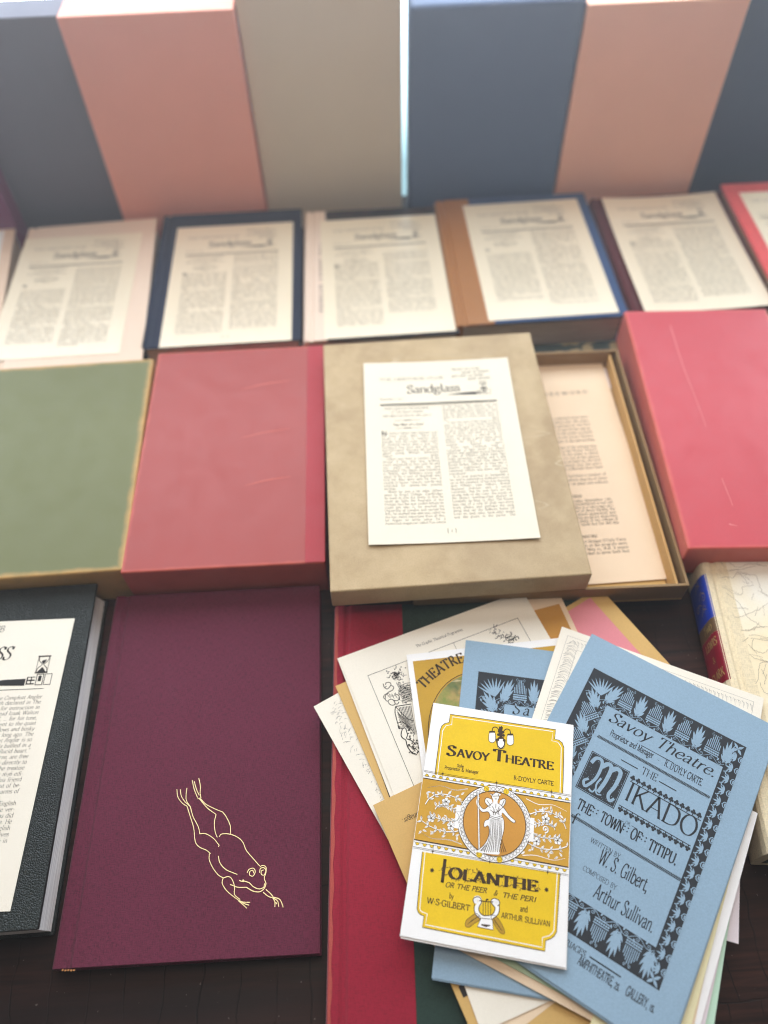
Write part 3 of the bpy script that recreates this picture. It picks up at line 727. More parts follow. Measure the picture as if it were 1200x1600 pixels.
# ------------------------------------------------------------------ middle row
WORN_TAN = srgb(196, 156, 96)
c, a, w, h = fit(.05, (-152, 913), (187, 893), (243, 562), (-62, 578))
slipcase('faded green slipcase with tan rubbed edges, left of the red one', c, a, w, h, 0, .05, slip('faded_green_board', srgb(112, 116, 78), w / 2, h / 2, WORN_TAN, .006, .55, .1, grain=.7), r=.0018)
c, a, w, h = fit(.05, (190, 896), (509, 878), (505, 541), (245, 550))
rc = slipcase('faded rose red slipcase with faint scratches, between the green and the taupe ones', c, a, w, h, 0, .05, slip('rose_red_board', srgb(160, 66, 62), w / 2, h / 2, srgb(198, 96, 82), .004, .42, .1, grain=.6, sheen=.1), r=.0018)
box('spine_strip', (w / 2 - .0175, w / 2 + .0002, -h / 2 + .0006, h / 2 - .0006, .004, .0503), slip('deep_rose_board', srgb(168, 52, 62), w / 2, h / 2, rough=.55, mott=.08, grain=.6), rc, r=.0005)
SCR = plain('pale_scratch', srgb(212, 120, 110), .7, .2)
k = Ink(); pg = Page(c, a, .05); K3 = (0, 520, 2.3077)
for p, q in (((868, 205), (1046, 172)), ((868, 380), (1046, 346)), ((880, 553), (1050, 518))):
    k = Ink(); k.line(pg.PP([p, ((p[0] + q[0]) / 2, (p[1] + q[1]) / 2 - 4), q], K3), .0011, .0003, belly=True, smooth=True)
    k.build('scratch', SCR, rc, .0502)

t = NT('patterned_paper_board')
vo = t.new('TexVoronoi'); t.link(t.mapping((62, 62, 62)), vo.inputs['Vector']); vo.inputs['Scale'].default_value = 1
bn = t.noise(110, 4, .6)
PATT = t.done(t.mix(t.ramp(t.math('ADD', vo.outputs['Distance'], t.math('MULTIPLY', bn, .5)), .62, .72, 1, 0), srgb(24, 34, 28), srgb(122, 104, 70)), .65, .3)
c, a, w, h = fit(.020, (700, 900), (1093, 880), (992, 532), (690, 545))
patt = book('dark green and tan patterned book lying beneath the open tray', Vector((.23, c.y, 0)), a * 0, .34, h, .020, PATT, z0=0, joint=0)

# tray
TRAYIN = slip('tan_tray_lining', srgb(196, 156, 98), .12, .14, mott=.08, rough=.7)
TRAYWALL = slip('grey_tan_tray_board', srgb(146, 118, 80), .12, .14, mott=.1, rough=.65)
c, a, w, h = fit(.045, (880, 930), (1079, 919), (971, 549), (835, 555))
TX1 = c.x + w / 2; tw = .235; tcx = TX1 - tw / 2 - .0015; a = math.radians(-1.0)
c.y += .005
tray = empty('open_tray', 'shallow open tray lined in tan holding papers, half under the taupe slipcase', 'tray', (tcx, c.y, .0202), a)
th = h
box('tray_floor', (-tw / 2, tw / 2, -th / 2, th / 2, 0, .0025), TRAYIN, tray, r=.0003)
for d in ((-tw / 2, -tw / 2 + .0025, -th / 2, th / 2), (tw / 2 - .0025, tw / 2, -th / 2, th / 2), (-tw / 2 + .0026, tw / 2 - .0026, -th / 2, -th / 2 + .0025), (-tw / 2 + .0026, tw / 2 - .0026, th / 2 - .0025, th / 2)):
    box('tray_wall', d + (.0026, .0246), TRAYWALL, tray, r=.0004)
box('inner_liner', (tw / 2 - .0098, tw / 2 - .0075, -th / 2 + .003, th / 2 - .003, .0027, .021), TRAYIN, tray, r=.0003)
zt = .0232
pp = empty('tan_folder', 'tan folder lying in the open tray under the printed notes', 'folder', (tcx + .004, c.y, zt), a)
leaf('paper', tw - .03, th - .014, .0006, TAN, pp)
wl = empty('white_slip', 'small white paper slip showing at the top right corner inside the tray', 'paper slip', (unproj(958, 585, .025).x - .02, unproj(958, 585, .025).y - .004, .0241), a)
leaf('paper', .05, .03, .0003, LILAC, wl)
cN, aN, wN, hN = fit(.026, (920, 917), (1052, 908), (941, 567), (846, 572))
wN2 = .15; cx = unproj(1052, 908, .026)
aN = math.radians(.8)
u = Vector((math.cos(aN), math.sin(aN), 0)); v = Vector((-u.y, u.x, 0))
ctr = cx - u * wN2 / 2 + v * (hN / 2 + .003)
nt = empty('notes_sheet', 'peach sheet of printed programme notes in the tray, partly covered by the taupe slipcase', 'notes', (ctr.x, ctr.y, .0252), aN)
bendf = lambda u_, v_: .0016 * max(0, (v_ / (hN / 2))) ** 2
leaf('paper', wN2, hN, .00025, PEACH, nt, bendf)
k = Ink(); pg = Page(ctr, aN, .0255); K4 = (820, 500, 3.4786)
Rr = wN2 / 2 - .028; Ll = -wN2 / 2 + .018
ytop = lambda yy: pg.P(150, yy, K4)[1]
k.fit_text('FOREWORD', (pg.P(70, 425, K4)[0], ytop(415)), (pg.P(345, 412, K4)[0], ytop(412)), .0062, thick=.08)
sz = .0045; ld = .0039
kw = dict(thick=.078, thin=.03, seg=2)
def col(y0, y1, right, lines):
    n = len(lines); ya, yb = ytop(y0), ytop(y1)
    for i, tx in enumerate(lines):
        y = ya + (yb - ya) * i / max(n - 1, 1)
        k.text(tx, right, y, sz, align='r', **kw)
xr = pg.P(352, 560, K4)[0]
FW = ['The programmes in this collection have been', 'gathered from many places over the years,', 'and each of them was printed for the first', 'night or the early run of one of the operas.', 'They are shown here in the order in which', 'the operas were given at the Savoy Theatre,', 'from the first to the last of the partnership']
col(545, 670, pg.P(352, 560, K4)[0] , FW)
col(705, 822, pg.P(415, 760, K4)[0] - .0005, FW[::-1])
col(862, 905, pg.P(452, 880, K4)[0], ['the collector will find here a number of', 'notes on the pieces which may be of some', 'help in the matter of dates and editions'])
k.text('THE SORCERER', pg.P(316, 975, K4)[0], ytop(975), sz, align='r', thick=.1)
col(1000, 1130, pg.P(500, 1060, K4)[0], ['opened on Thursday, November 17th,', 'and as remembered is not yet', 'printed; this is a two-page pro-', 'gram of those having the', 'parts, which apparently was', 'sold; this program describes', 'a place in the village of', 'it is a myth but for the day'])
k.text('PINAFORE', pg.P(402, 1200, K4)[0], ytop(1198), sz, align='r', thick=.1)
col(1225, 1290, pg.P(570, 1260, K4)[0], ["the collection of Bridget D'Oyly Carte", 'the copies of the program were', 'first sold May 25, 1878. It seems', 'to be intended to serve both first'])
k.build('printed_text', INK, nt, .0004, lambda u_, v_, z: (u_, v_, z + bendf(u_, v_)))

# taupe slipcase on the tray
c, a, w, h = fit(.07, (513, 925), (923, 898), (830, 516), (507, 541))
t = NT('taupe_suede_board')
n1 = t.noise(16, 6, .65); n2 = t.noise(55, 5, .6); n3 = t.noise(1200, 2); n4 = t.noise(5, 3)
colr = t.mix(t.ramp(n1, .35, .68), srgb(190, 167, 128), srgb(166, 141, 104))
colr = t.mix(t.ramp(n2, .45, .75, 0, .55), colr, srgb(202, 180, 142))
colr = t.mix(t.ramp(n4, .5, .7, 0, .5), colr, srgb(176, 156, 124))
colr = t.mix(t.ramp(n3, .45, .75, 0, .35), colr, srgb(96, 82, 64))
wv = t.new('TexWave'); t.link(t.mapping((14, 60, 1)), wv.inputs['Vector']); wv.inputs['Scale'].default_value = .25; wv.inputs['Distortion'].default_value = 14; wv.inputs['Detail'].default_value = 4; wv.inputs['Detail Scale'].default_value = 1.4
cr = t.math('MULTIPLY', t.ramp(wv.outputs['Fac'], .985, 1.0), t.ramp(t.noise(12, 2), .56, .66))
colr = t.mix(t.math('MULTIPLY', cr, .4), colr, srgb(214, 200, 172))
t.bump(n2, .25, .0006)
TAUPE = t.done(colr, .55, .35)
slipcase('taupe suede slipcase with a newsletter on top, overlapping the open tray', c, a, w, h, .0450, .07, TAUPE, r=.0016)
root = sheet('sharp cream newsletter with a hourglass heading, on the taupe slipcase in the middle', .0702, (580, 852), (838, 840), (790, 563), (572, 572), fine=True, mat=paper('aged_ivory_paper', srgb(232, 224, 204), .02, .6, .03), bend=.0024)

c, a, w, h = fit(.062, (1076, 862), (1330, 850), (1215, 478), (977, 490))
PINKRED = slip('crimson_rose_board', srgb(188, 56, 66), w / 2, h / 2, srgb(206, 96, 84), .004, .42, .09, grain=.6, sheen=.1)
rr = slipcase('bright crimson slipcase with a long pale scratch, right of the open tray', c, a, w, h, .0205, .062, PINKRED, r=.002)
k = Ink(); pg = Page(c, a, .062); K5 = (820, 500, 3.4786)
k.line(pg.PP([(790, 30), (860, 250), (930, 430), (985, 580)], K5), .0006, .0003, smooth=True); k.line(pg.PP([(1070, 860), (1130, 1010)], K5), .0004)
k.line(pg.PP([(1139, 819), (1152, 822)]), .0012, .0002)
k.build('scratch', plain('white_scratch', srgb(226, 150, 150), .7, .2), rr, .0417)
# ------------------------------------------------------------------ front row
# black leather book with its newsletter
t = NT('black_grained_leather')
vo = t.new('TexVoronoi', feature='DISTANCE_TO_EDGE'); t.link(t.mapping((640, 640, 640), None), vo.inputs['Vector']); vo.inputs['Scale'].default_value = 1
nn = t.noise(500, 3)
colr = t.mix(t.ramp(t.noise(12, 4), .3, .7), srgb(34, 43, 41), srgb(24, 30, 30))
t.bump(t.math('ADD', t.ramp(vo.outputs['Distance'], 0, .25), t.math('MULTIPLY', nn, .4)), .55, .0008)
LEATHER = t.done(colr, t.ramp(nn, .3, .7, .36, .52), .45)
c, a, w, h = fit(.033, (-225, 1472), (50, 1453), (157, 915), (-100, 925))
blackbook = book('black grained leather book with white page edges, at the left edge', c, a, w, h, .033, LEATHER, PAGES_WHITE, group='books in the front row', b=.0032, inset=.0022, slant=.011)
c1, a1, w1, h1 = fit(.0334, (-225, 1402), (21, 1394), (124, 946), (-85, 955))
p = unproj(72, 1170, .0334)
u = Vector((math.cos(a1), math.sin(a1), 0))
ctr = p - u * .073
root = empty('newsletter_sheet', 'cream newsletter in italic type with an hourglass, on the black leather book', 'newsletter', (ctr.x, ctr.y, .0333), a1, 'printed newsletters lying on the books')
leaf('paper', .146, h1, .00025, IVORY, root)
pg = Page(ctr, a1, .0335); K6 = (0, 900, 2.2865)
k = Ink()
k.fit_text('THE HERITAGE CLUB', (pg.P(12, 198, K6)[0] - .075, pg.P(12, 200, K6)[1]), pg.P(14, 200, K6), .0085, slant=.2, thick=.06, hi=1.5)
k.fit_text('SANDGLASS', (pg.P(33, 299, K6)[0] - .07, pg.P(33, 299, K6)[1]), pg.P(34, 299, K6), .0175, slant=.22, thick=.09, thin=.03, hi=1.3)
hg = pg.P(88, 385, K6)
hourglass(k, hg[0], hg[1], .0085)
r0 = pg.P(156, 403, K6); k.rect(-.062, r0[1], r0[0], r0[1] + .0005)
IT = ['who have loved The Compleat Angler', 'as Kenneth Rexroth declared in The', 'name, neither for instruction in', 'of fishing. We read Izaak Walton', 'for purity of soul, ... for his tone,', 'and his attachment to the quiet', 'stream, the meadows and bosky', 'land of a valley long ago. The', 'air of The Compleat Angler is so', 'still because it is bathed in a', 'light of the pellucid heart."', 'The new readers, of course, are free', 'to skip this and go directly to', 'part two: the treatise', 'which in the 1676 edi-', 'tion came from his friend', 'who was in quest of be-', 'ing with the charms of', '', 'it is the first English', 'book with more ver-', 'ses of it, as did', 'all before. He', 'wrote in English', 'of five lives', 'set down in']
P0 = pg.P(149, 437, K6); P1 = pg.P(15, 953, K6)
for i, tx in enumerate(IT):
    y = P0[1] + (P1[1] - P0[1]) * i / (len(IT) - 1)
    xr = P0[0] if i < 13 else P0[0] - .0008
    k.text(tx, xr, y, .0047, align='r', slant=.2 if i < 13 else .1, thick=.06, thin=.026, seg=3, track=.02)
k.build('printed_text', INK, root, .0004)

# purple book with the frog
c, a, w, h = fit(.0155, (80, 1512), (500, 1493), (499, 913), (180, 933))
PURPLE = cloth('purple_cloth', srgb(93, 37, 57), .8, .2, .12, .1, thread=1.5)
purple = book('purple cloth book with a gold outline of a leaping frog', c, a, w, h, .0155, PURPLE, PAGES_WHITE, group='books in the front row', b=.0026, joint=.011, round_=.1)
pg = Page(c, a, .0157); k = Ink(); WF = .00062
FROG = [
 [(632, 762), (636, 790), (652, 812), (668, 822)], [(644, 762), (648, 786), (660, 806)], [(668, 757), (665, 780), (666, 802), (680, 824)], [(660, 806), (680, 824)],
 [(687, 730), (694, 762), (706, 792)], [(694, 734), (702, 762), (712, 784)], [(710, 722), (716, 750), (715, 775), (718, 792)], [(706, 796), (718, 792)],
 [(668, 822), (680, 860), (692, 900), (695, 935)], [(680, 824), (690, 860), (708, 895), (714, 921)], [(695, 932), (700, 955), (715, 970), (738, 980), (752, 992)],
 [(712, 921), (735, 921), (762, 937), (783, 962)], [(783, 962), (780, 968)],
 [(716, 795), (735, 815), (768, 832), (795, 843)], [(712, 795), (740, 828), (772, 852)], [(795, 843), (808, 860), (822, 890), (824, 922)],
 [(772, 852), (766, 880), (768, 910), (776, 934)], [(783, 932), (792, 922), (820, 922), (850, 934), (868, 952), (880, 980), (905, 1010), (928, 1036)],
 [(748, 992), (748, 1015), (762, 1045), (780, 1068), (798, 1079)], [(780, 1000), (786, 1025), (806, 1048), (832, 1060), (848, 1066)],
 [(798, 1077), (794, 1098), (808, 1122), (830, 1142), (852, 1158)], [(798, 1079), (815, 1074), (828, 1082), (838, 1110), (838, 1138), (858, 1156)],
 [(852, 1158), (868, 1165), (893, 1166)], [(856, 1160), (872, 1170), (890, 1176)], [(852, 1160), (868, 1174), (882, 1187)],
 [(822, 1102), (850, 1112), (880, 1112)], [(855, 1088), (870, 1092), (868, 1084)], [(866, 1088), (890, 1096), (905, 1110), (925, 1118), (942, 1112), (945, 1098)],
 [(880, 1112), (905, 1126), (928, 1128), (944, 1116), (950, 1098), (944, 1080), (950, 1060), (950, 1040), (938, 1034), (928, 1040)],
 [(883, 1060), (890, 1048), (905, 1044), (912, 1056), (904, 1072), (892, 1068), (893, 1056), (903, 1052), (906, 1062)], [(928, 1060), (930, 1046), (942, 1042), (950, 1052), (944, 1068), (934, 1066), (934, 1054), (942, 1050)],
 [(940, 1130), (958, 1144), (975, 1150)], [(950, 1120), (968, 1136), (978, 1150)], [(975, 1150), (982, 1164), (982, 1182)], [(976, 1150), (992, 1162), (996, 1182)], [(978, 1148), (1000, 1156), (1012, 1184)], [(985, 1166), (990, 1172)]]
for s_ in FROG: k.line(pg.PP(s_, K6), WF, WF * .85, smooth=True, seg=5)
k.build('gold_frog', GOLD, purple, .01575)
k = Ink()
for i in range(5):
    q = pg.P(224 + i * 10, 1408 + (i % 2), K6); k.disc(q[0], q[1], .0009, .0006, 6)
k.build('worn_gilding', plain('dull_gilding', srgb(176, 120, 70), .5, .3), purple, .0157)

# large red and green book under the programmes
c, a, w, h = fit(.030, (521, 1650), (1003, 1632), (925, 929), (514, 951))
c = c + Vector((0, -.0015, 0))
big = book('large crimson and dark green book beneath the fan of programmes', c, a, w, h, .030, cloth('dark_green_cloth', srgb(40, 58, 52)), PAGES, group='books in the front row',
    sp_mat=cloth('crimson_cloth', srgb(142, 26, 48), .78, .22, .1, .2, thread=.8), sp_w=.058, b=.0032, joint=.011, round_=.15)
RUB = slip('rubbed_cloth_edge', srgb(168, 74, 66), .1, .14, mott=.2, rough=.75, grain=1.0)
k = Ink()
pts = []
n = 40
for i in range(n + 1):
    pts.append((-w / 2 + .0030 + .0005 * math.sin(i * 1.7) + .0004 * random.random(), -h / 2 + .001 + (h - .002) * i / n))
k.poly([(-w / 2 + .0008, -h / 2 + .001), *pts, (-w / 2 + .0008, h / 2 - .001)])
k.build('rubbed_edge', RUB, big, .0304)
k = Ink()
for i in range(26):
    x = -w / 2 + .064 + random.random() * .03; y = h / 2 - .008 - random.random() * .02
    k.curl(x, y, random.random() * 6, .003, .0004, 1.1, random.choice((1, -1)))
k.build('blind_stamped_scrolls', cloth('dark_green_stamping', srgb(52, 72, 66)), big, .03015)

# book with a map on its boards and labels on its spine
zt = .040
c, a, w, h = fit(zt, (1206, 1340), (1490, 1330), (1380, 850), (1093, 866))
t = NT('cream_map_board')
colr = t.mix(t.ramp(t.noise(10, 3), .42, .6), srgb(238, 224, 190), srgb(240, 236, 222))
colr = t.mix(t.ramp(t.noise(700, 2), .5, .8, 0, .25), colr, srgb(206, 190, 150))
MAPB = t.done(colr, .6, .3)
SPC = cloth('cream_linen', srgb(222, 208, 176), .75, .2, .06, .1, thread=.6)
bt = .038
sp_round = .35
mapbook = book('cream book with a printed map board and blue and red spine labels', c, a, w, h, zt, MAPB, PAGES_WHITE, group='books in the front row', sp_mat=SPC, sp_w=.021, b=.003, joint=.0095, round_=sp_round)
# map: coast lines, rivers and place marks
k = Ink(); pg = Page(c, a, zt)
K7 = (1040, 840, 5.7125)
RIV = [[(430, 175), (470, 150), (545, 150), (560, 210), (590, 240), (650, 270), (740, 235), (830, 245), (900, 255)],
       [(545, 300), (620, 290), (680, 285), (800, 250)], [(820, 120), (815, 230), (850, 245)], [(480, 360), (560, 350), (600, 360), (640, 310), (700, 320), (720, 340)],
       [(640, 310), (690, 350), (720, 400), (745, 410)], [(720, 330), (800, 340), (830, 400), (860, 480), (914, 520)], [(500, 440), (560, 470), (600, 500), (680, 510), (690, 440), (790, 430)],
       [(540, 500), (600, 540), (650, 580), (690, 640), (730, 710), (790, 750), (850, 790), (914, 800)], [(600, 630), (690, 632), (740, 640)], [(610, 715), (680, 705), (760, 670), (840, 640)],
       [(670, 830), (740, 830), (800, 800), (880, 800)], [(760, 900), (850, 910), (914, 925)], [(690, 930), (740, 890)], [(780, 910), (770, 980), (820, 1020), (880, 1030), (914, 1000)],
       [(740, 1040), (800, 1080), (870, 1100), (914, 1110)], [(914, 1110), (850, 1120), (830, 1180), (825, 1270), (800, 1300)], [(860, 1180), (900, 1260)], [(840, 1290), (870, 1370), (914, 1400)]]
rnd = random.Random(3)
def wander(pts, amp, sub=5):
    q = catmull(pts, sub); return [(p[0] + rnd.uniform(-amp, amp), p[1] + rnd.uniform(-amp, amp)) for p in q]
for r in RIV: k.line(wander(pg.PP(r, K7), .0004), .00026, smooth=True, seg=2)
for i in range(36):            # the rest of the board, beyond the picture's edge
    x, y = rnd.uniform(-.02, w / 2 - .01), rnd.uniform(-h / 2 + .01, h / 2 - .01); P = [(x, y)]
    th = rnd.uniform(0, 6.28)
    for j in range(7):
        th += rnd.uniform(-.7, .7); x += .006 * math.cos(th); y += .006 * math.sin(th); P.append((x, y))
    P = [q for q in P if -w / 2 + .023 < q[0] < w / 2 - .004 and abs(q[1]) < h / 2 - .004]
    if len(P) > 2: k.line(P, .00024, smooth=True, seg=3)
for x, y, r in ((560, 295, .1), (700, 345, -.9), (830, 480, -.7), (800, 700, 1.1), (840, 640, .6), (880, 700, 1.4), (700, 830, .1), (790, 830, .9), (850, 905, -.1), (740, 960, -1.0), (760, 1045, -.3), (850, 1090, -.5), (870, 1220, 1.1), (880, 1310, 1.1), (640, 330, .1), (880, 200, .5), (470, 190, -1.2), (560, 460, -.6)):
    q = pg.P(x, y, K7)
    for j in range(9):         # tiny lettering of the map: unreadable ticks, as in the photograph
        qx, qy = q[0] + j * .0011 * math.cos(r), q[1] + j * .0011 * math.sin(r)
        k.line([(qx, qy), (qx + rnd.uniform(-.0003, .0005), qy + rnd.uniform(.0005, .0011))], .0003)
for i in range(30):
    x, y = rnd.uniform(-w / 2 + .024, w / 2 - .01), rnd.uniform(-h / 2 + .01, h / 2 - .01)
    r = rnd.choice((0, .1, .6, 1.1, -.6))
    for j in range(rnd.randint(3, 8)):
        qx, qy = x + j * .0011 * math.cos(r), y + j * .0011 * math.sin(r)
        k.line([(qx, qy), (qx + rnd.uniform(-.0003, .0005), qy + rnd.uniform(.0005, .001))], .00028)
k.build('map_lines', plain('map_ink', srgb(140, 130, 118), .7, .2), mapbook, zt + .0003)
# spine labels follow the round of the spine
prof = cover_profile(w, zt, .003, .0095, sp_round, grow=.00025)[5:13]
arc = [(Vector((p[0], 0, p[1]))) for p in prof]
ln = [0]
for p, q in zip(arc, arc[1:]): ln.append(ln[-1] + (q - p).length)
def on_spine(s, y, off):
    s = max(0, min(s, ln[-1] - 1e-6)); i = max(j for j in range(len(ln) - 1) if ln[j] <= s)
    d = (arc[i + 1] - arc[i]); f = (s - ln[i]) / d.length; p = arc[i] + d * f
    nrm = Vector((d.z, 0, -d.x)).normalized()
    if nrm.x > 0: nrm = -nrm
    if i == 0 and nrm.z < 0: nrm = -nrm
    return (p.x + nrm.x * off, y, p.z + nrm.z * off)
def spine_patch(name, s0, s1, y0, y1, mat, off):
    V = []; F = []; n = 16
    for i in range(n + 1):
        s = s0 + (s1 - s0) * i / n
        V.append(on_spine(s, y0, off)); V.append(on_spine(s, y1, off))
    for i in range(n): F.append((2 * i, 2 * i + 1, 2 * i + 3, 2 * i + 2))
    return mesh_obj(name, V, F, mat, mapbook)
# label limits along the spine, read at its upper edge
def yat(px, py): return pg.P(px, py, K7)[1]
yb0, yb1 = yat(350, 322), yat(484, 700); yr0 = yat(524, 822); yr1 = yat(670, 1262)
S0, S1 = ln[1] * .6, ln[-1] * .97
spine_patch('blue_label', S0, S1, yb1, yb0, plain('blue_label_leather', srgb(22, 56, 170), .45, .4), .0003)
spine_patch('brown_band', S0, S1, yr0, yb1 - .0001, plain('bronze_band', srgb(112, 84, 56), .5, .35), .0003)
spine_patch('red_label', S0, S1, yr1, yr0 - .0001, plain('red_label_leather', srgb(140, 14, 40), .45, .4), .0003)
def spine_print(k, name, mat): k.build(name, mat, mapbook, 0, lambda u, v, z: on_spine(sm - u, v, .0006))
k = Ink()
sm = S0 + .016
k.text('Two', .001, (yb1 + yr0) / 2 - .003, .0105, thick=.08, slant=.25, align='c'); 
ym = (yr0 + yr1) / 2
k.text('LEWIS', .001, ym + .0105, .0105, thick=.1, align='c', xs=.9); k.text('&', .001, ym - .002, .008, thick=.08, align='c'); k.text('CLARK', .001, ym - .0165, .0105, thick=.1, align='c', xs=.85)
yl = (yb0 + yb1) / 2
for i, (dx, dy, r, hnd) in enumerate(((0, .013, .0042, 1), (.004, .004, .0045, -1), (-.004, -.004, .0042, 1), (.003, -.011, .0036, -1))):
    k.curl(dx, yl + dy, .8 * i, r, .0004, 1.2, hnd); k.line([(dx - .005, yl + dy - .002), (dx, yl + dy + .003), (dx + .006, yl + dy)], .0004, smooth=True)
spine_print(k, 'gilt_lettering', plain('dull_gilt', srgb(190, 160, 96), .45, .4))
# ------------------------------------------------------------------ the fan of theatre programmes
GP = 'theatre programmes fanned out on the large book'
KA = (480, 900, 3.0)        # details of the photograph the printing was measured on
KB = (600, 1080, 3.5556)
KM = (840, 960, 2.5)
KC = (500, 1400, 3.0)

def programme(name, label, cat, z, tl, deg, w, h, mat, leaves=1, t=.0003, gap=.0004, mat2=None, splay=.0008):
    """a folded programme: a cover sheet over one or more inner leaves"""
    c, a, w, h = fit_tl(z + t, tl, deg, w, h)
    root = empty(name, label, cat, (c.x, c.y, z), a, GP)
    leaf('cover', w, h, t, mat, root)
    for i in range(leaves):
        leaf('inner_leaf', w, h, .0002, mat2 or mat, root, off=(splay * (i + 1) * .6, -splay * (i + 1), -(i + 1) * gap), rot=.002 * (i + 1))
    return root, Page(c, a, z + t), w, h, t + .00008

z = .0312
# pink sheet with a tan border
r, pg, w, h, zz = programme('theatre_programme', 'pink sheet with a broad tan border, topmost right corner of the fan', 'programme', z, (936, 917), -61.0, .14, .115, PINKP, 0)
k = Ink(); k.rect(-w / 2, h / 2 - .0135, w / 2, h / 2); k.rect(-w / 2, -h / 2, -w / 2 + .004, h / 2 - .0135); k.build('tan_border', TAN, r, zz)
z += .0008
r, pg, w, h, zz = programme('theatre_programme', 'peach programme with a tan panel, upper corner showing behind the Graphic sheet', 'programme', z, (773, 945), 12.5, .0575, .15, PEACH, 1)
# its own corner: right edge falls away at -62 degrees
k = Ink(); P = pg.PP([(838, 958), (864, 950), (884, 985), (868, 1010), (850, 990)], None)
x1 = max(p[0] for p in P) ; k.rect(-w / 2 + .006, -h / 2 + .02, w / 2 - .0042, h / 2 - .0145)
k.build('tan_panel', paper('deep_tan_print', srgb(198, 146, 70), .04, .75, .05), r, zz)
z += .0008
r, pg, w, h, zz = programme('theatre_programme', 'white programme with faint grey embossing, leftmost corner of the fan', 'programme', z, (490, 1104), 27.5, .12, .17, IVORY, 1)
k = Ink(); rd = random.Random(5)
for i in range(170):
    v = rd.uniform(-.07, .08) ; u = -w / 2 + .008 + abs(rd.gauss(0, .5)) * .011 + .002 * math.sin(v * 90)
    a_ = rd.uniform(-.6, 1.1) ; L = rd.uniform(.0012, .005)
    k.line([(u, v), (u + L * .5 * math.cos(a_), v + L * .5 * math.sin(a_) + .0006), (u + L * math.cos(a_), v + L * math.sin(a_))], .00032, .00012, smooth=True, seg=3)
k.build('grey_embossing', INK_GREY, r, zz)
z += .0009
r, pg, w, h, zz = programme('theatre_programme', 'tan programme with a black edge line, between the white one and the Graphic sheet', 'programme', z, (524, 1072), 21, .12, .145, TAN, 1)
k = Ink(); P = pg.PP([(215, 560), (300, 785), (393, 1035), (440, 1160)], KA)
k.line(P, .0007, .0036); k.build('black_edge_line', INK, r, zz)
z += .0009
c, a, w, h = fit_tl(z, (527, 1029), 18.2, .166, .16)
r = empty('loose_leaf', 'cream leaf peeping out just behind the Graphic Theatrical Programme', 'leaf', (c.x, c.y, z), a, GP)
leaf('paper', w, h, .0003, IVORY, r)
z += .0006

# the Graphic Theatrical Programme
r, pg, w, h, zz = programme('theatre_programme', 'cream Graphic Theatrical Programme with a black line engraving of a draped woman', 'programme', z, (533, 1036), 18.9, .1685, .21, IVORY, 0)
k = Ink()
k.fit_text('The Graphic Theatrical Programme.', pg.P(512, 336, KA), pg.P(732, 255, KA), .0058, thick=.09, slant=.12, hi=1.2)
a_, b_, c_ = pg.P(283, 467, KA), pg.P(985, 210, KA), pg.P(480, 978, KA)
k.frame(a_[0], -h / 2 + .012, w / 2 - (a_[0] + w / 2) , a_[1], .00038)
q = pg.P(695, 335, KA); k.rect(q[0], q[1] - .05, q[0] + .0003, a_[1])
def eng(pts, w0=.0005, w1=None, **kw): k.line(pg.PP(pts, KA), w0, w1, smooth=True, seg=4, **kw)
# hair and flowers
rd = random.Random(11)
for i in range(46):
    x, y = 418 + rd.gauss(0, 17), 466 + rd.gauss(0, 15)
    th = rd.uniform(0, 6.28); L = rd.uniform(8, 22)
    eng([(x, y), (x + L * .5 * math.cos(th) + 3, y + L * .5 * math.sin(th)), (x + L * math.cos(th), y + L * math.sin(th))], rd.choice((.0005, .0008, .0011)), .0002)
for i in range(10):
    q = pg.P(418 + rd.gauss(0, 24), 445 + rd.gauss(0, 14), KA); k.disc(q[0], q[1], .0006, n=6)
# fruit basket / lattice
for i in range(9):
    eng([(418 + i * 8, 500 + i * 3), (440 + i * 7, 545 + i * 2), (448 + i * 5, 590)], .0005, .0003)
    eng([(486, 500 + i * 10), (450, 508 + i * 11), (425 + i * 3, 540 + i * 6)], .0005, .0003)
for i in range(46):
    x, y = 455 + rd.gauss(0, 17), 545 + rd.gauss(0, 26)
    q = pg.P(x, y, KA); k.disc(q[0], q[1], rd.uniform(.0003, .0007), n=6)
# cherub: face, curls, arm
eng([(356, 505), (362, 522), (372, 516)], .0006); eng([(360, 520), (375, 530), (392, 512), (388, 500), (372, 500), (366, 510)], .0006)
eng([(392, 512), (405, 520), (400, 535), (380, 545), (368, 560), (366, 578), (376, 588)], .0006); eng([(376, 588), (390, 578), (404, 582), (412, 600), (398, 606), (384, 598), (380, 588)], .0006)
eng([(404, 582), (420, 585), (432, 575), (428, 560), (410, 552)], .0006); eng([(366, 578), (358, 570), (364, 556), (382, 550)], .0005); eng([(412, 600), (424, 600), (430, 590)], .0006)
for i in range(12): eng([(372 + i * 4, 552 + (i % 3) * 5), (380 + i * 4, 560 + (i % 4) * 5)], .0004, .0002)
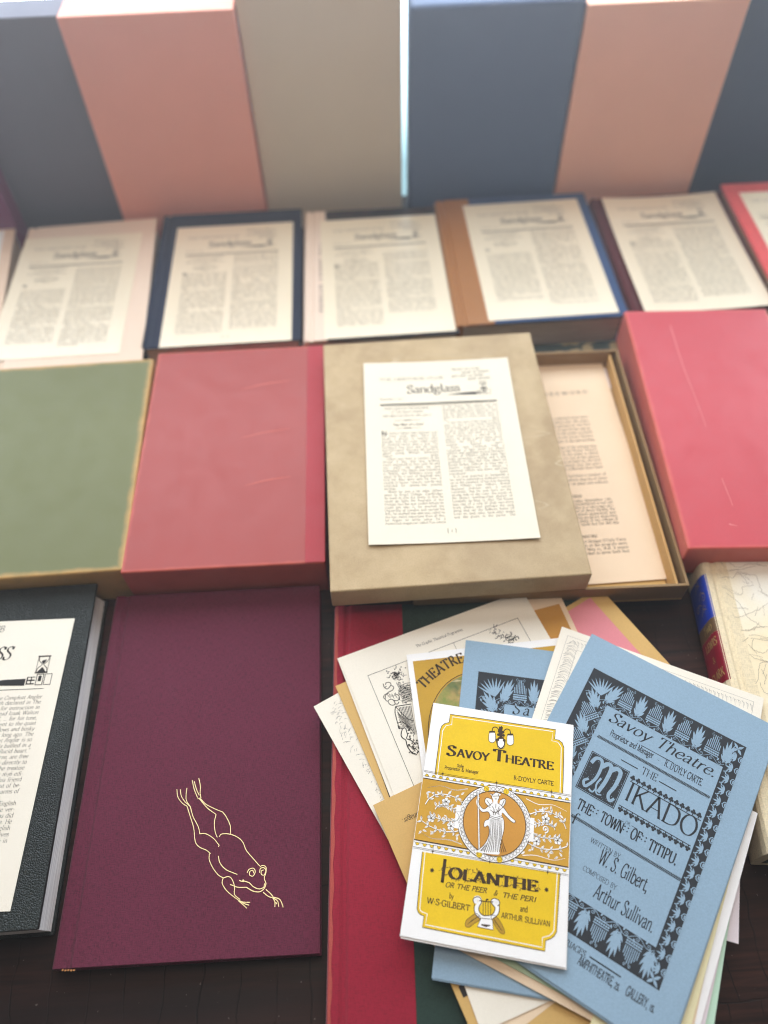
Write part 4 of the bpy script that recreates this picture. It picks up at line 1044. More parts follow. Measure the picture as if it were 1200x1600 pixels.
# drapery
eng([(414, 612), (450, 606), (488, 600)], .0007); eng([(414, 612), (412, 640), (424, 690), (432, 716)], .0007); eng([(414, 612), (440, 640), (470, 668), (500, 680)], .0006)
for i in range(9):
    eng([(430 + i * 7, 616 - i), (440 + i * 7, 645 + i * 3), (462 + i * 6, 690 + i * 4), (470 + i * 6, 716 + i * 4)], .0006, .0002)
    eng([(420 + i * 2, 630 + i * 8), (440 + i * 4, 655 + i * 7), (476 + i * 2, 675 + i * 6)], .0004, .0002)
eng([(424, 690), (445, 684), (468, 700), (490, 712)], .0006); eng([(425, 700), (430, 716), (440, 712), (446, 718), (456, 712), (466, 722)], .0006)
for i in range(9): eng([(427 + i * 6, 702), (429 + i * 6, 716)], .0004)
eng([(446, 716), (440, 745), (448, 760), (462, 770), (470, 800), (490, 826), (512, 836)], .0008); eng([(462, 716), (470, 745), (466, 762), (490, 772), (510, 790)], .0007)
for i in range(60):
    x = rd.uniform(474, 522); y = rd.uniform(706, 832)
    if (x - 474) * 1.9 < (y - 690): eng([(x, y), (x + rd.uniform(-5, 9), y + rd.uniform(-9, 9)), (x + rd.uniform(-8, 12), y + rd.uniform(-4, 14))], rd.choice((.0004, .0007, .0011)), .0002)
# foliage at the upper right
for i in range(70):
    s_ = rd.random(); x = 868 + 110 * s_ + rd.gauss(0, 7); y = 258 + 46 * s_ + rd.gauss(0, 13)
    th = rd.uniform(0, 6.28); L = rd.uniform(5, 18)
    eng([(x, y), (x + L * .5 * math.cos(th) + 2, y + L * .5 * math.sin(th)), (x + L * math.cos(th), y + L * math.sin(th))], rd.choice((.0004, .0007, .001)), .0002)
eng([(930, 290), (950, 283), (958, 272), (952, 262)], .0008); eng([(955, 300), (985, 284), (992, 296)], .0008)
k.build('printed_engraving', INK, r, zz)
z += .0010

# tan programme, upside down
r, pg, w, h, zz = programme('theatre_programme', 'ochre tan programme lying upside down, left of and under the yellow one', 'programme', z, (583, 1258), 21.5, .078, .19, TAN, 1)
k = Ink()
k.fit_text('and Manager.', pg.P(268, 636, KB), pg.P(97, 712, KB), .0078, thick=.08); k.build('printed_lettering', INK, r, zz); k = Ink()
bl = pg.P(716, 1541)
k.rect(bl[0], bl[1] - .007, bl[0] + .0035, bl[1]); k.rect(bl[0] + .0035, bl[1] - .0035, bl[0] + .04, bl[1])
for i in range(4): k.curl(bl[0] + .006 + i * .006, bl[1] - .008, i, .002, .0005, 1, 1 if i % 2 else -1)
k.build('printed_ornament', INK, r, zz)
z += .0008
c, a, w, h = fit_edge(z + .0003, (752, 1613), (862, 1563), 'BL', .058, .052)
r = empty('theatre_programme', 'off white folded programme with a peach lining at the bottom of the fan', 'programme', (c.x, c.y, z), a, GP)
leaf('cover', w, h, .0003, IVORY, r); leaf('inner_leaf', w, h, .0002, PEACH, r, off=(.0045, -.0045, -.0006), rot=.19)
z += .0010
# ochre THEATRE programme with an oval picture
r, pg, w, h, zz = programme('theatre_programme', 'ochre programme edged in white with an oval picture and an arched heading', 'programme', z, (635, 1023), 3.2, .128, .19, WHITE, 1)
OCHRE = paper('ochre_print', srgb(202, 160, 60), .10, .7, .08)
k = Ink(); a_ = pg.P(495, 400, KA); k.rect(a_[0], -h / 2 + .01, w / 2 - .0055, a_[1]); k.build('ochre_panel', OCHRE, r, zz)
k = Ink(); ts = dict(thick=.14, thin=.05, serif=.07)
k.arc_text('THEATRE', pg.PP([(545, 532), (590, 488), (640, 448), (690, 420), (740, 402)], KA), .0125, **ts)
oc = pg.P(760, 690, KA)
k2 = Ink()
k2.disc(oc[0] + .008, oc[1] - .012, .040, .052, 48)
t = NT('painted_scene_print')
n1 = t.noise(60, 4, .6); n2 = t.noise(1, 3, .5, t.mapping((30, 140, 1)), 1.5); n3 = t.noise(38, 3)
colr = t.mix(t.ramp(n1, .4, .62), srgb(120, 138, 70), srgb(176, 150, 96))
colr = t.mix(t.ramp(n3, .54, .64), colr, srgb(92, 108, 70)); colr = t.mix(t.ramp(n2, .6, .68, 0, .8), colr, srgb(222, 202, 168)); colr = t.mix(t.ramp(n2, .34, .27, 0, .7), colr, srgb(150, 84, 52))
PIC = t.done(colr, .7, .25)
k2.build('oval_picture', PIC, r, zz + .00012)
k.ring(oc[0] + .008, oc[1] - .012, .0412, .0532, .0006, 48)
k.build('arched_lettering', INK_BROWN, r, zz + .0001)
z += .0010

# ---- drawing of the dark ornamental border used on the blue programmes
def pipes(k, x, y, sx, sy, rot, flip=1):
    """pan-pipes: reeds stepped up to a peak above a beaded rail (flip = -1: hung upside down below it)"""
    c, q = math.cos(rot), math.sin(rot)
    T = lambda u, v: (x + (c * u * sx - q * v * sy * flip), y + (q * u * sx + c * v * sy * flip))
    n = 8
    for i in range(n):
        u = -.44 + .88 * i / (n - 1); top = .5 - .95 * abs(u) if flip > 0 else .5 - .8 * abs(u)
        k.poly([T(u - .03, -.2), T(u + .03, -.2), T(u + .03, top), T(u - .03, top)])
    k.line([T(-.52, -.27), T(.52, -.27)], .05 * sy); k.line([T(-.52, -.47), T(.52, -.47)], .05 * sy)
    for i in range(7): p = T(-.45 + .15 * i, -.37); k.disc(p[0], p[1], .05 * sy, n=6)
def acanthus(k, x, y, sx, sy, rot):
    """a lobed leaf opening like a fan from its foot"""
    c, q = math.cos(rot), math.sin(rot)
    T = lambda u, v: (x + (c * u * sx - q * v * sy), y + (q * u * sx + c * v * sy))
    for u0, v0, u1, v1, wd in ((0, -.4, 0, .52, .2), (.03, -.3, .3, .4, .16), (-.03, -.3, -.3, .4, .16), (.05, -.36, .5, .16, .15), (-.05, -.36, -.5, .16, .15), (.05, -.42, .46, -.16, .13), (-.05, -.42, -.46, -.16, .13)):
        a0, a1 = T(u0, v0), T(u1, v1); L = math.hypot(a1[0] - a0[0], a1[1] - a0[1])
        k.leaf(a0[0], a0[1], math.atan2(a1[1] - a0[1], a1[0] - a0[0]), L, wd * (sx + sy) * .5)
    for sd in (1, -1):
        p = T(sd * .08, -.46); k.curl(p[0], p[1], rot + (0 if sd > 0 else math.pi), .12 * sx, .045 * sx, 1.1, sd)
def scroll_run(k, p0, p1, amp, n, wd):
    """a running stem with volutes and small leaves to both sides"""
    dx, dy = p1[0] - p0[0], p1[1] - p0[1]; L = math.hypot(dx, dy); a = math.atan2(dy, dx); c, q = math.cos(a), math.sin(a)
    T = lambda s, o: (p0[0] + c * s - q * o, p0[1] + q * s + c * o)
    k.line([T(L * i / (n * 8), amp * .5 * math.sin(i / 8 * math.pi)) for i in range(n * 8 + 1)], wd)
    for i in range(n):
        s = L * (i + .5) / n; sd = 1 if i % 2 == 0 else -1
        p = T(s, sd * amp * .45); k.curl(p[0], p[1], a, amp * .42, wd, 1.25, -sd)
        p = T(s - L / n * .3, -sd * amp * .1); k.leaf(p[0], p[1], a - sd * 1.2, amp * .8, amp * .34)
def anthemion_run(k, p0, p1, wdt, n):
    dx, dy = p1[0] - p0[0], p1[1] - p0[1]; L = math.hypot(dx, dy); a = math.atan2(dy, dx); c, q = math.cos(a), math.sin(a)
    T = lambda s, o: (p0[0] + c * s - q * o, p0[1] + q * s + c * o)
    st = L / n
    for i in range(n):
        s = st * (i + .5)
        for o, an in ((0, math.pi / 2), (0, math.pi / 2 - .62), (0, math.pi / 2 + .62), (0, math.pi / 2 - 1.15), (0, math.pi / 2 + 1.15)):
            p = T(s, -wdt * .12); k.leaf(p[0], p[1], a + an, wdt * (.56 if an == math.pi / 2 else .46), wdt * .15)
        for sd in (1, -1):
            p = T(s + sd * st * .06, -wdt * .3); k.curl(p[0], p[1], a + (0 if sd > 0 else math.pi), st * .2, wdt * .065, 1.15, -sd)
        p = T(s, -wdt * .28); k.disc(p[0], p[1], wdt * .06, n=8)
        for sd in (1, -1):
            p = T(s + st / 2, wdt * .3); k.leaf(p[0], p[1], a + math.pi / 2 + sd * 2.3, wdt * .3, wdt * .1)
        p = T(s + st / 2, wdt * .36); k.disc(p[0], p[1], wdt * .05, n=8)

def savoy_border(r, zz, X0, Y0, X1, Y1, x0, y0, x1, y1, mat):
    """dark band between the outer and the inner rectangle, filled with ornament in the colour of the sheet"""
    k = Ink()
    k.rect(X0, y1, X1, Y1); k.rect(X0, Y0, X1, y0); k.rect(X0, y0, x0, y1); k.rect(x1, y0, X1, y1)
    k.build('dark_border_band', INK_SLATE, r, zz)
    k = Ink(); th = Y1 - y1; bh = y0 - Y0; rw = X1 - x1; lw = x0 - X0
    # top: pipes and acanthus by turns
    n = 4; Lx = x1 - x0 ; st = Lx / n
    for i in range(n):
        pipes(k, x0 + st * (i + .52), y1 + th * .56, st * .46, th * .74, 0); acanthus(k, x0 + st * (i + 1), y1 + th * .52, st * .4, th * .86, 0)
        for sd in (-1, 1): k.curl(x0 + st * (i + .52) + sd * st * .1, Y1 - th * .07, 0 if sd > 0 else math.pi, th * .06, .0003, 1, -sd)
    acanthus(k, x0 + st * .06, y1 + th * .45, st * .4, th * .9, -.35)
    scroll_run(k, (X0 + .002, y1 + th * .09), (x1, y1 + th * .09), th * .15, 16, .0003)
    # corner rays
    for i in range(8):
        an = math.pi * (.12 + .5 * i / 7) + .75; k.leaf(X0 + lw * .66, y1 + th * .2, an, lw * .72, lw * .075)
    # left
    n2 = 6; st2 = (y1 - y0) / n2
    for i in range(n2):
        pipes(k, X0 + lw * .46, y0 + st2 * (i + .5), st2 * .5, lw * .78, .9); acanthus(k, X0 + lw * .48, y0 + st2 * (i + 1), st2 * .46, lw * .86, .6)
    scroll_run(k, (x0 - lw * .08, y0), (x0 - lw * .08, y1), lw * .15, 22, .0003)
    # right
    anthemion_run(k, ((x1 + X1) / 2, Y0 + rw * .6), ((x1 + X1) / 2, Y1 - rw * .7), rw * .95, 18)
    # bottom: hanging pipes and acanthus
    for i in range(n):
        pipes(k, x0 + st * (i + .45), Y0 + bh * .47, st * .46, bh * .72, 0, -1); acanthus(k, x0 + st * (i + .95), Y0 + bh * .45, st * .42, bh * .88, math.pi)
        for sd in (-1, 1): k.curl(x0 + st * (i + .45) + sd * st * .06, Y0 + bh * .06, 0 if sd > 0 else math.pi, bh * .05, .0004, 1, sd)
    scroll_run(k, (X0 + .002, y0 - bh * .1), (x1, y0 - bh * .1), bh * .17, 14, .0004)
    for xx, yy in ((X1 - rw * .5, Y1 - rw * .45), (X1 - rw * .5, Y0 + rw * .4)):
        for i in range(4): k.leaf(xx, yy, math.pi / 4 + i * math.pi / 2, rw * .5, rw * .2)
    k.build('border_ornament', mat, r, zz + .00008)

def clover(k, x, y, s, up=1):
    for dx, dy in ((-.3, 0), (.3, 0), (0, .42)): k.disc(x + dx * s, y + up * dy * s, .3 * s, n=9)
    k.poly([(x - .06 * s, y), (x + .06 * s, y), (x + .14 * s, y - up * .6 * s), (x - .14 * s, y - up * .6 * s)])
def rope(k, p0, p1, w):
    dx, dy = p1[0] - p0[0], p1[1] - p0[1]; L = math.hypot(dx, dy); ux, uy = dx / L, dy / L; nx, ny = -uy, ux
    for o in (-w, w): k.line([(p0[0] + nx * o, p0[1] + ny * o), (p1[0] + nx * o, p1[1] + ny * o)], .00028)
    n = int(L / .0011)
    for i in range(n):
        s = L * i / n
        k.line([(p0[0] + ux * s - nx * w * .7, p0[1] + uy * s - ny * w * .7), (p0[0] + ux * (s + .0012) + nx * w * .7, p0[1] + uy * (s + .0012) + ny * w * .7)], .0005)

P6H = (unproj(728, 1000, .0395) - unproj(673, 1528, .0395)).length
# the blue programme behind, only its upper corner in sight
r, pg, w, h, zz = programme('theatre_programme', 'blue programme mostly hidden under the yellow one, a dark ornament block at its top', 'programme', z, (728, 1000), -11.8, .15, P6H, BLUEP, 1)
o1, o2, i1 = pg.P(803, 447, KA), pg.P(1105, 485, KA), pg.P(925, 600, KA)
savoy_border(r, zz, o1[0], -h / 2 + .025, w / 2 - .018, o1[1], i1[0], -h / 2 + .046, w / 2 - .026, i1[1], BLUEP)
k = Ink(); sp = pg.P(960, 645, KA)
k.text('Savoy', sp[0], sp[1], .0125, thick=.09, slant=.2, track=.2)
k.build('printed_lettering', INK_SLATE, r, zz + .0001)
z += .0012

# peach and green strips that slip out below
def edged(label, z, corner, along, which, w, h, mat, leaves=1):
    c, a, w, h = fit_edge(z + .0003, corner, along, which, w, h)
    root = empty('theatre_programme', label, 'programme', (c.x, c.y, z), a, GP)
    leaf('cover', w, h, .0003, mat, root)
    for i in range(leaves): leaf('inner_leaf', w, h, .0002, mat, root, off=(-.0005 * (i + 1), .0004, -.0004 * (i + 1)), rot=.002)
    return root, Page(c, a, z + .0003), w, h, .00038
edged('peach programme sloping across the bottom of the fan, under the light green one', z, (712, 1482), (900, 1582), 'BL', .15, .06, PEACH)
z += .0009
edged('light green programme, a thin wedge of it showing beside the peach one at the bottom', z, (758, 1489), (890, 1560), 'BL', .12, .06, GREENP, 0)
z += .0008
# white piece and the fan of coloured programmes on the right
edged('white programme hanging lowest at the right side of the fan over the bare table', .0325, (1154, 1475), (1156, 1377), 'BR', .05, .09, LILAC)
STK = [(MINT, 'mint green programme in the bundle at the lower right of the fan', (1150, 1370), (1116, 1600), .055), (LILAC, 'pale lilac programme in the bundle, between the mint green and the white ones', (1160, 1330), (1102, 1600), .055),
       (WHITE, 'white programme in the bundle at the lower right, under the straw yellow one', (1184, 1271), (1095, 1600), .055), (STRAW, 'straw yellow programme in the bundle, right beneath the blue Mikado one', (1168, 1268), (1081, 1600), .055)]
for i, (mt, lb, tr_, al, wd) in enumerate(STK):
    r, pg, w, h, zz = edged(lb, .0372 + i * .0013, tr_, al, 'TR', wd, .175, mt)
    if mt is STRAW:
        for q in ((388, 770), (172, 1425)):
            k = Ink(); p = pg.P(q[0], q[1], (1020, 1060, 2.963)); k.disc(p[0] - .001, p[1], .0016, .0045 if q[1] < 1000 else .0022, 10); k.curl(p[0], p[1] + .003, 1.2, .0016, .0006)
            k.build('printed_ornament', INK_BROWN, r, zz)
z = .0434
# embossed cream programme
r, pg, w, h, zz = programme('theatre_programme', 'cream programme with embossed leafy edging, its upper edge showing behind the blue Mikado one', 'programme', z, (878, 979), -26.2, .1605, .1, IVORY, 1)
k = Ink(); rd = random.Random(2)
for i in range(52):
    v = h / 2 - .012 - i * .0016; u = -w / 2 + .0085
    k.line([(u + rd.uniform(-.001, .001), v), (u + .004, v + .002 + rd.uniform(-.001, .001)), (u + .009, v + rd.uniform(-.002, .002))], .00035, .00012, smooth=True, seg=3)
for i in range(46):
    u = -w / 2 + .012 + i * .0031; v = h / 2 - .0085
    k.line([(u, v), (u + .0012, v - .002 + rd.uniform(-.001, .001)), (u + .002, v - .0055)], .00035, .00014, smooth=True, seg=3)
    k.line([(u + .0008, v - .001), (u + .002, v - .001), (u + .0024, v - .0035)], .0003, .0001, smooth=True, seg=3)
k.frame(-w / 2 + .0065, -h / 2 + .006, w / 2 - .0065, h / 2 - .006, .00022); k.frame(-w / 2 + .0165, -h / 2 + .016, w / 2 - .0165, h / 2 - .016, .0002)
k.build('grey_embossing', INK_GREY, r, zz)
z += .0013

# ---- the blue MIKADO programme
r, pg, w, h, zz = programme('theatre_programme', 'large light blue Mikado programme with a black ornamental border', 'programme', z, (925, 990), -35.1, .1515, .2406, BLUEP, 2, t=.0004)
M = lambda x, y: pg.P(x, y, KM)
o1, o2, o3 = M(222, 205), M(808, 520), M(482, 1475); n1_, n2_, n3_ = M(270, 357), M(722, 592), M(465, 1303)
X0, Y1 = o1[0], (o1[1] + o2[1]) / 2; X1 = (o2[0] + o3[0]) / 2; Y0 = o3[1]
x0 = n1_[0]; y1 = (n1_[1] + n2_[1]) / 2; x1 = (n2_[0] + n3_[0]) / 2; y0 = n3_[1]
savoy_border(r, zz, X0, Y0, X1, Y1, x0, y0, x1, y1, BLUEP)
k = Ink()
def ft(tx, p, q, size, **kw):
    a_, b_ = M(*p), M(*q); y = (a_[1] + b_[1]) / 2
    k.fit_text(tx, (a_[0], y), (b_[0], y), size, **kw)
def hl(p, q, wd):
    a_, b_ = M(*p), M(*q); y = (a_[1] + b_[1]) / 2; k.rect(a_[0], y - wd / 2, b_[0], y + wd / 2)
ft('Savoy Theatre.', (275, 412), (688, 640), .0132, slant=.32, thick=.085, hi=1.1, lo=.8)
hl((405, 512), (525, 577), .0005)
ft('Proprietor and Manager', (281, 470), (447, 566), .0082, thick=.11, thin=.06, lo=.5); ft('-', (463, 574), (473, 580), .008); ft("R. D'OYLY CARTE.", (493, 590), (640, 672), .0082, thick=.11, thin=.06, lo=.5)
a_, b_ = M(234, 474), M(672, 716); y = (a_[1] + b_[1]) / 2; rope(k, (a_[0], y), (b_[0], y), .0009)
hl((326, 568), (391, 603), .0007); ft('THE', (402, 620), (462, 654), .0085, thick=.08, hi=1.4); hl((474, 652), (542, 690), .0007)
# clovers
a_, b_ = M(372, 640), M(630, 787); y = (a_[1] + b_[1]) / 2
for i in range(13): clover(k, a_[0] + (b_[0] - a_[0]) * i / 12, y, .0033)
hl((360, 655), (640, 803), .0006); hl((318, 746), (598, 903), .0006)
a_, b_ = M(324, 760), M(586, 912); y = (a_[1] + b_[1]) / 2
for i in range(13): clover(k, a_[0] + (b_[0] - a_[0]) * i / 12, y, .0033, -1)
ft('IKADO', (332, 722), (612, 876), .0215, thick=.08, thin=.026, hi=1.25)
hl((316, 800), (336, 811), .0003); ft('OR,', (341, 816), (362, 828), .0048); hl((366, 826), (390, 838), .0003)
TT = dict(thick=.13, thin=.06, serif=.07, lo=.5, hi=1.0)
ft('THE', (148, 757), (206, 787), .0115, **TT); ft('TOWN', (240, 805), (325, 858), .0115, **TT); ft('OF', (357, 872), (396, 893), .0115, **TT); ft('TITIPU.', (428, 912), (537, 985), .0115, **TT)
for p in ((222, 778), (341, 848), (411, 886)):
    q = M(*p)
    for dx, dy in ((-.0013, .0013), (.0013, .0013), (-.0013, -.0013), (.0013, -.0013)): k.disc(q[0] + dx, q[1] + .002 + dy, .00055, n=8)
a_, b_ = M(130, 785), M(560, 1036); y = (a_[1] + b_[1]) / 2; rope(k, (a_[0], y), (b_[0], y), .0009)
q = M(134, 815); k.text('f', q[0] - .001, q[1], .012)
ft('WRITTEN BY', (203, 889), (319, 955), .0066, thick=.07, hi=1.4); ft('W. S. Gilbert,', (233, 968), (425, 1086), .0165, thick=.09, thin=.05, lo=.5)
ft('COMPOSED BY', (173, 999), (305, 1076), .0066, thick=.07, hi=1.4); ft('Arthur Sullivan.', (213, 1107), (448, 1240), .0165, thick=.09, thin=.05, lo=.5)
ft('CARRIAGES.', (66, 1258), (186, 1348), .0112, thick=.09); hl((202, 1338), (326, 1416), .0009)
q = M(106, 1332); k.text('9d.', q[0] - .006, q[1], .0085, thick=.12, xs=.7)
AG = dict(thick=.12, thin=.06, lo=.45)
ft('AMPHITHEATRE, 2s.', (153, 1366), (317, 1472), .0098, **AG); ft('GALLERY, 1s.', (341, 1483), (452, 1560), .0098, **AG)
# the big initial on its dark tile
a_, b_, c_ = M(212, 535), M(362, 612), M(305, 765); tx0, ty1 = a_[0], (a_[1] + b_[1]) / 2; tx1, ty0 = b_[0], c_[1]
k.rect(tx0, ty0, tx1, ty1)
k.build('printed_lettering', INK_SLATE, r, zz)
k = Ink(); tw_, th_ = tx1 - tx0, ty1 - ty0
T = lambda u, v: (tx0 + u * tw_, ty0 + v * th_)
k.frame(tx0 + .0006, ty0 + .0006, tx1 - .0006, ty1 - .0006, .0003)
def sw(pts, w0, w1=None, **kw): k.line([T(*p) for p in pts], w0 * tw_, (w1 if w1 else w0) * tw_, smooth=True, seg=7, **kw)
sw([(.1, .72), (.16, .88), (.3, .9), (.36, .72), (.34, .4), (.2, .14), (.12, .24), (.2, .34)], .09, .06)
sw([(.36, .76), (.48, .9), (.58, .84), (.58, .5), (.52, .16)], .11, .09); sw([(.58, .78), (.7, .9), (.82, .84), (.82, .5), (.76, .24), (.84, .12), (.92, .22)], .12, .06)
sw([(.3, .12), (.4, .1), (.44, .2)], .05, .03); sw([(.46, .5), (.42, .3), (.5, .12), (.62, .14)], .05, .03)
rd = random.Random(4)
for i in range(130):
    u, v = rd.uniform(.05, .95), rd.uniform(.06, .94); p = T(u, v); k.disc(p[0], p[1], .00022, n=5)
k.build('initial_letter', BLUEP, r, zz + .00012)
z += .0016

# ---- the yellow IOLANTHE programme on top
bl, br_, tr, tl = (625, 1463), (882, 1512), (897, 1133), (677, 1098)
c, a, w, h = fit(z + .0004, bl, br_, tr, tl)
z += .0009
r = empty('theatre_programme', 'yellow and white Iolanthe programme with a winged figure, topmost of the fan', 'programme', (c.x, c.y, z), a, GP)
r.rotation_euler[0] = -.011
leaf('cover', w, h, .0004, WHITE, r); leaf('inner_leaf', w, h, .0003, WHITE, r, off=(.0004, -.0012, -.0007), rot=.004); leaf('inner_leaf', w, h, .0003, WHITE, r, off=(.0002, -.0006, -.0012), rot=-.003)
pg = Page(c, a, z + .0004); zz = .00048
Bp = lambda pts: pg.PP(pts, KB)
YEL = paper('yellow_print', srgb(238, 200, 34), .09, .6, .07); OCB = paper('ochre_band_print', srgb(206, 158, 58), .05, .65, .06); AMB = paper('amber_print', srgb(208, 150, 66), .07, .65, .07)
UP = [(283, 462), (292, 385), (303, 300), (312, 215), (322, 190), (338, 178), (362, 172), (368, 126), (560, 153), (760, 183), (955, 212), (948, 264), (972, 270), (990, 284), (1000, 310), (998, 400), (996, 480), (993, 566)]
LO = [(213, 893), (198, 1040), (183, 1210), (190, 1230), (204, 1243), (222, 1250), (212, 1312), (440, 1358), (660, 1400), (893, 1445), (897, 1386), (925, 1376), (945, 1360), (958, 1338), (968, 1180), (978, 1014)]
yk = Ink(); yk.poly(Bp(UP)); yk.poly(Bp(LO)); yk.build('yellow_panel', YEL, r, zz)
def inset_line(pts, d, wd, kk, trim=True):
    """a line running inside the panel at distance d"""
    Q = Bp(pts); cx = sum(p[0] for p in Q) / len(Q); cy = sum(p[1] for p in Q) / len(Q)
    out = []
    for i in range(len(Q)):
        p0 = Q[max(i - 1, 0)]; p2 = Q[min(i + 1, len(Q) - 1)]; p = Q[i]
        d1 = (p[0] - p0[0], p[1] - p0[1]); d2 = (p2[0] - p[0], p2[1] - p[1])
        def nn(v):
            L = math.hypot(*v)
            return (0, 0) if L < 1e-9 else (-v[1] / L, v[0] / L)
        m1, m2 = nn(d1), nn(d2); m = (m1[0] + m2[0], m1[1] + m2[1]); L = math.hypot(*m) or 1
        kx = d * (1.35 if (0 < i < len(Q) - 1 and abs(d1[0] * d2[1] - d1[1] * d2[0]) > .5 * math.hypot(*d1) * math.hypot(*d2)) else 1)
        s = -1 if orient(Q) > 0 else 1
        out.append((p[0] - s * m[0] / L * kx, p[1] - s * m[1] / L * kx))
    kk.line(out, wd)
def orient(Q): return sum(Q[i][0] * Q[(i + 1) % len(Q)][1] - Q[(i + 1) % len(Q)][0] * Q[i][1] for i in range(len(Q)))
wk = Ink(); inset_line(UP, .0019, .0006, wk); inset_line(LO, .0019, .0006, wk)
k = Ink(); k.line(Bp(UP), .0004); k.line(Bp(LO), .0004)
# the band: strips of pearls above and below an ochre field
Lp = lambda x, y: pg.P(x, y, KB)
bl_, br2 = Lp(220, 492), Lp(1036, 615); yT = (bl_[1] + br2[1]) / 2
p_, q_ = Lp(172, 830), Lp(1025, 968); yB = (p_[1] + q_[1]) / 2
xl, xr_ = -w / 2 + .0003, w / 2 - .0003
ok_ = Ink(); ok_.rect(xl, yB, xr_, yT); ok_.build('ochre_band', OCB, r, zz + .00003)
k.rect(xl, yT, xr_, yT + .0006); k.rect(xl, yB - .0007, xr_, yB)
for sgn, yy in ((1, yT), (-1, yB)):
    yk = Ink()
    for o, wd in ((.0018, .0002), (.0049, .00022), (.0058, .00018)): k.rect(xl, yy + sgn * o, xr_, yy + sgn * (o + wd))
    n = 21
    for i in range(n):
        x = xl + .0026 + (xr_ - xl - .0052) * i / (n - 1)
        arcp = [(x + .0013 * math.cos(math.pi * j / 8), yy + sgn * .0019 + .0017 * math.sin(math.pi * j / 8) * 1) for j in range(9)] if sgn > 0 else [(x + .0013 * math.cos(math.pi * j / 8), yy - .0019 - .0017 * math.sin(math.pi * j / 8)) for j in range(9)]
        yk.poly(arcp); k.line(arcp, .00022)
    for x in (-.0395, 0, .0395):
        k.rect(x - .0001, yy + sgn * .0015, x + .0001, yy + sgn * .0075) if sgn > 0 else k.rect(x - .0001, yy - .0075, x + .0001, yy - .0015)
        k.leaf(x, yy + sgn * .005, sgn * math.pi / 2, .002, .0009); k.leaf(x, yy + sgn * .0058, 0, .0012, .0005); k.leaf(x, yy + sgn * .0058, math.pi, .0012, .0005)
    yk.build('pearl_row', YEL, r, zz + .00003)
# scrolls with flowers to both sides of the medallion
mc = Lp(613, 733)
def flower(x, y, s):
    for i in range(5):
        an = 1.57 + i * 1.2566; wk.disc(x + s * .62 * math.cos(an), y + s * .62 * math.sin(an), s * .44, n=9); k.ring(x + s * .62 * math.cos(an), y + s * .62 * math.sin(an), s * .44, s * .44, .00014, 10)
    k.disc(x, y, s * .22, n=8)
rd = random.Random(8)
for sd in (-1, 1):
    ctr = (mc[0] + sd * .0355, mc[1] + .0003)
    for turn in range(2):
        rr = .0145 - turn * .0075
        P = [(ctr[0] + sd * (rr + .0003 * j) * math.cos(.3 + j * .33) * (1.05), ctr[1] + (rr - .0002 * j) * math.sin(.3 + j * .33)) for j in range(17)]
        P = [(max(xl + .001, min(xr_ - .001, p[0])), p[1]) for p in P]
        wk.line(P, .0007); k.line([(p[0] * 1 + .0004, p[1] - .0004) for p in P], .0002)
        for j in range(1, 17, 1):
            an = math.atan2(P[j][1] - P[j - 1][1], P[j][0] - P[j - 1][0])
            for q in (.9, -.9):
                L = rd.uniform(.0028, .0042)
                tipx = P[j][0] + L * math.cos(an + q)
                if xl < tipx < xr_: wk.leaf(P[j][0], P[j][1], an + q, L, L * .4); k.line([P[j], (P[j][0] + L * .8 * math.cos(an + q), P[j][1] + L * .8 * math.sin(an + q))], .00012); k.line([(P[j][0] + .0002, P[j][1] - .0003), (P[j][0] + L * .5 * math.cos(an + q) + .0006, P[j][1] + L * .5 * math.sin(an + q) - .0007), (P[j][0] + L * math.cos(an + q), P[j][1] + L * math.sin(an + q))], .00018)
    flower(ctr[0], ctr[1] + .0085, .0029); flower(ctr[0] + sd * .009, ctr[1] - .0045, .0028); flower(ctr[0] - sd * .0055, ctr[1] - .0075, .0028)
    wk.curl(ctr[0], ctr[1] - .001, 0, .0026, .001, 1.2, sd); k.curl(ctr[0] + .0004, ctr[1] - .0013, 0, .0026, .0002, 1.2, sd)
    for i in range(16):
        x, y = ctr[0] + rd.uniform(-.015, .015), mc[1] + rd.choice((-1, 1)) * rd.uniform(.0125, .0155)
        if xl + .003 < x < xr_ - .003: an = rd.uniform(0, 6.28); wk.leaf(x, y, an, .0034, .0014); k.line([(x, y), (x + .003 * math.cos(an), y + .003 * math.sin(an))], .00014)
    P = [(mc[0] + sd * .021, yT - .002), (mc[0] + sd * .03, yT - .0045), (mc[0] + sd * .04, yT - .0032), (mc[0] + sd * .05, yT - .006)]
    wk.line(P, .0006, .0002, smooth=True); k.line(P, .00016, smooth=True)
    P = [(mc[0] + sd * .021, yB + .002), (mc[0] + sd * .03, yB + .0035), (mc[0] + sd * .042, yB + .0025), (mc[0] + sd * .05, yB + .005)]
    wk.line(P, .0006, .0002, smooth=True); k.line(P, .00016, smooth=True)
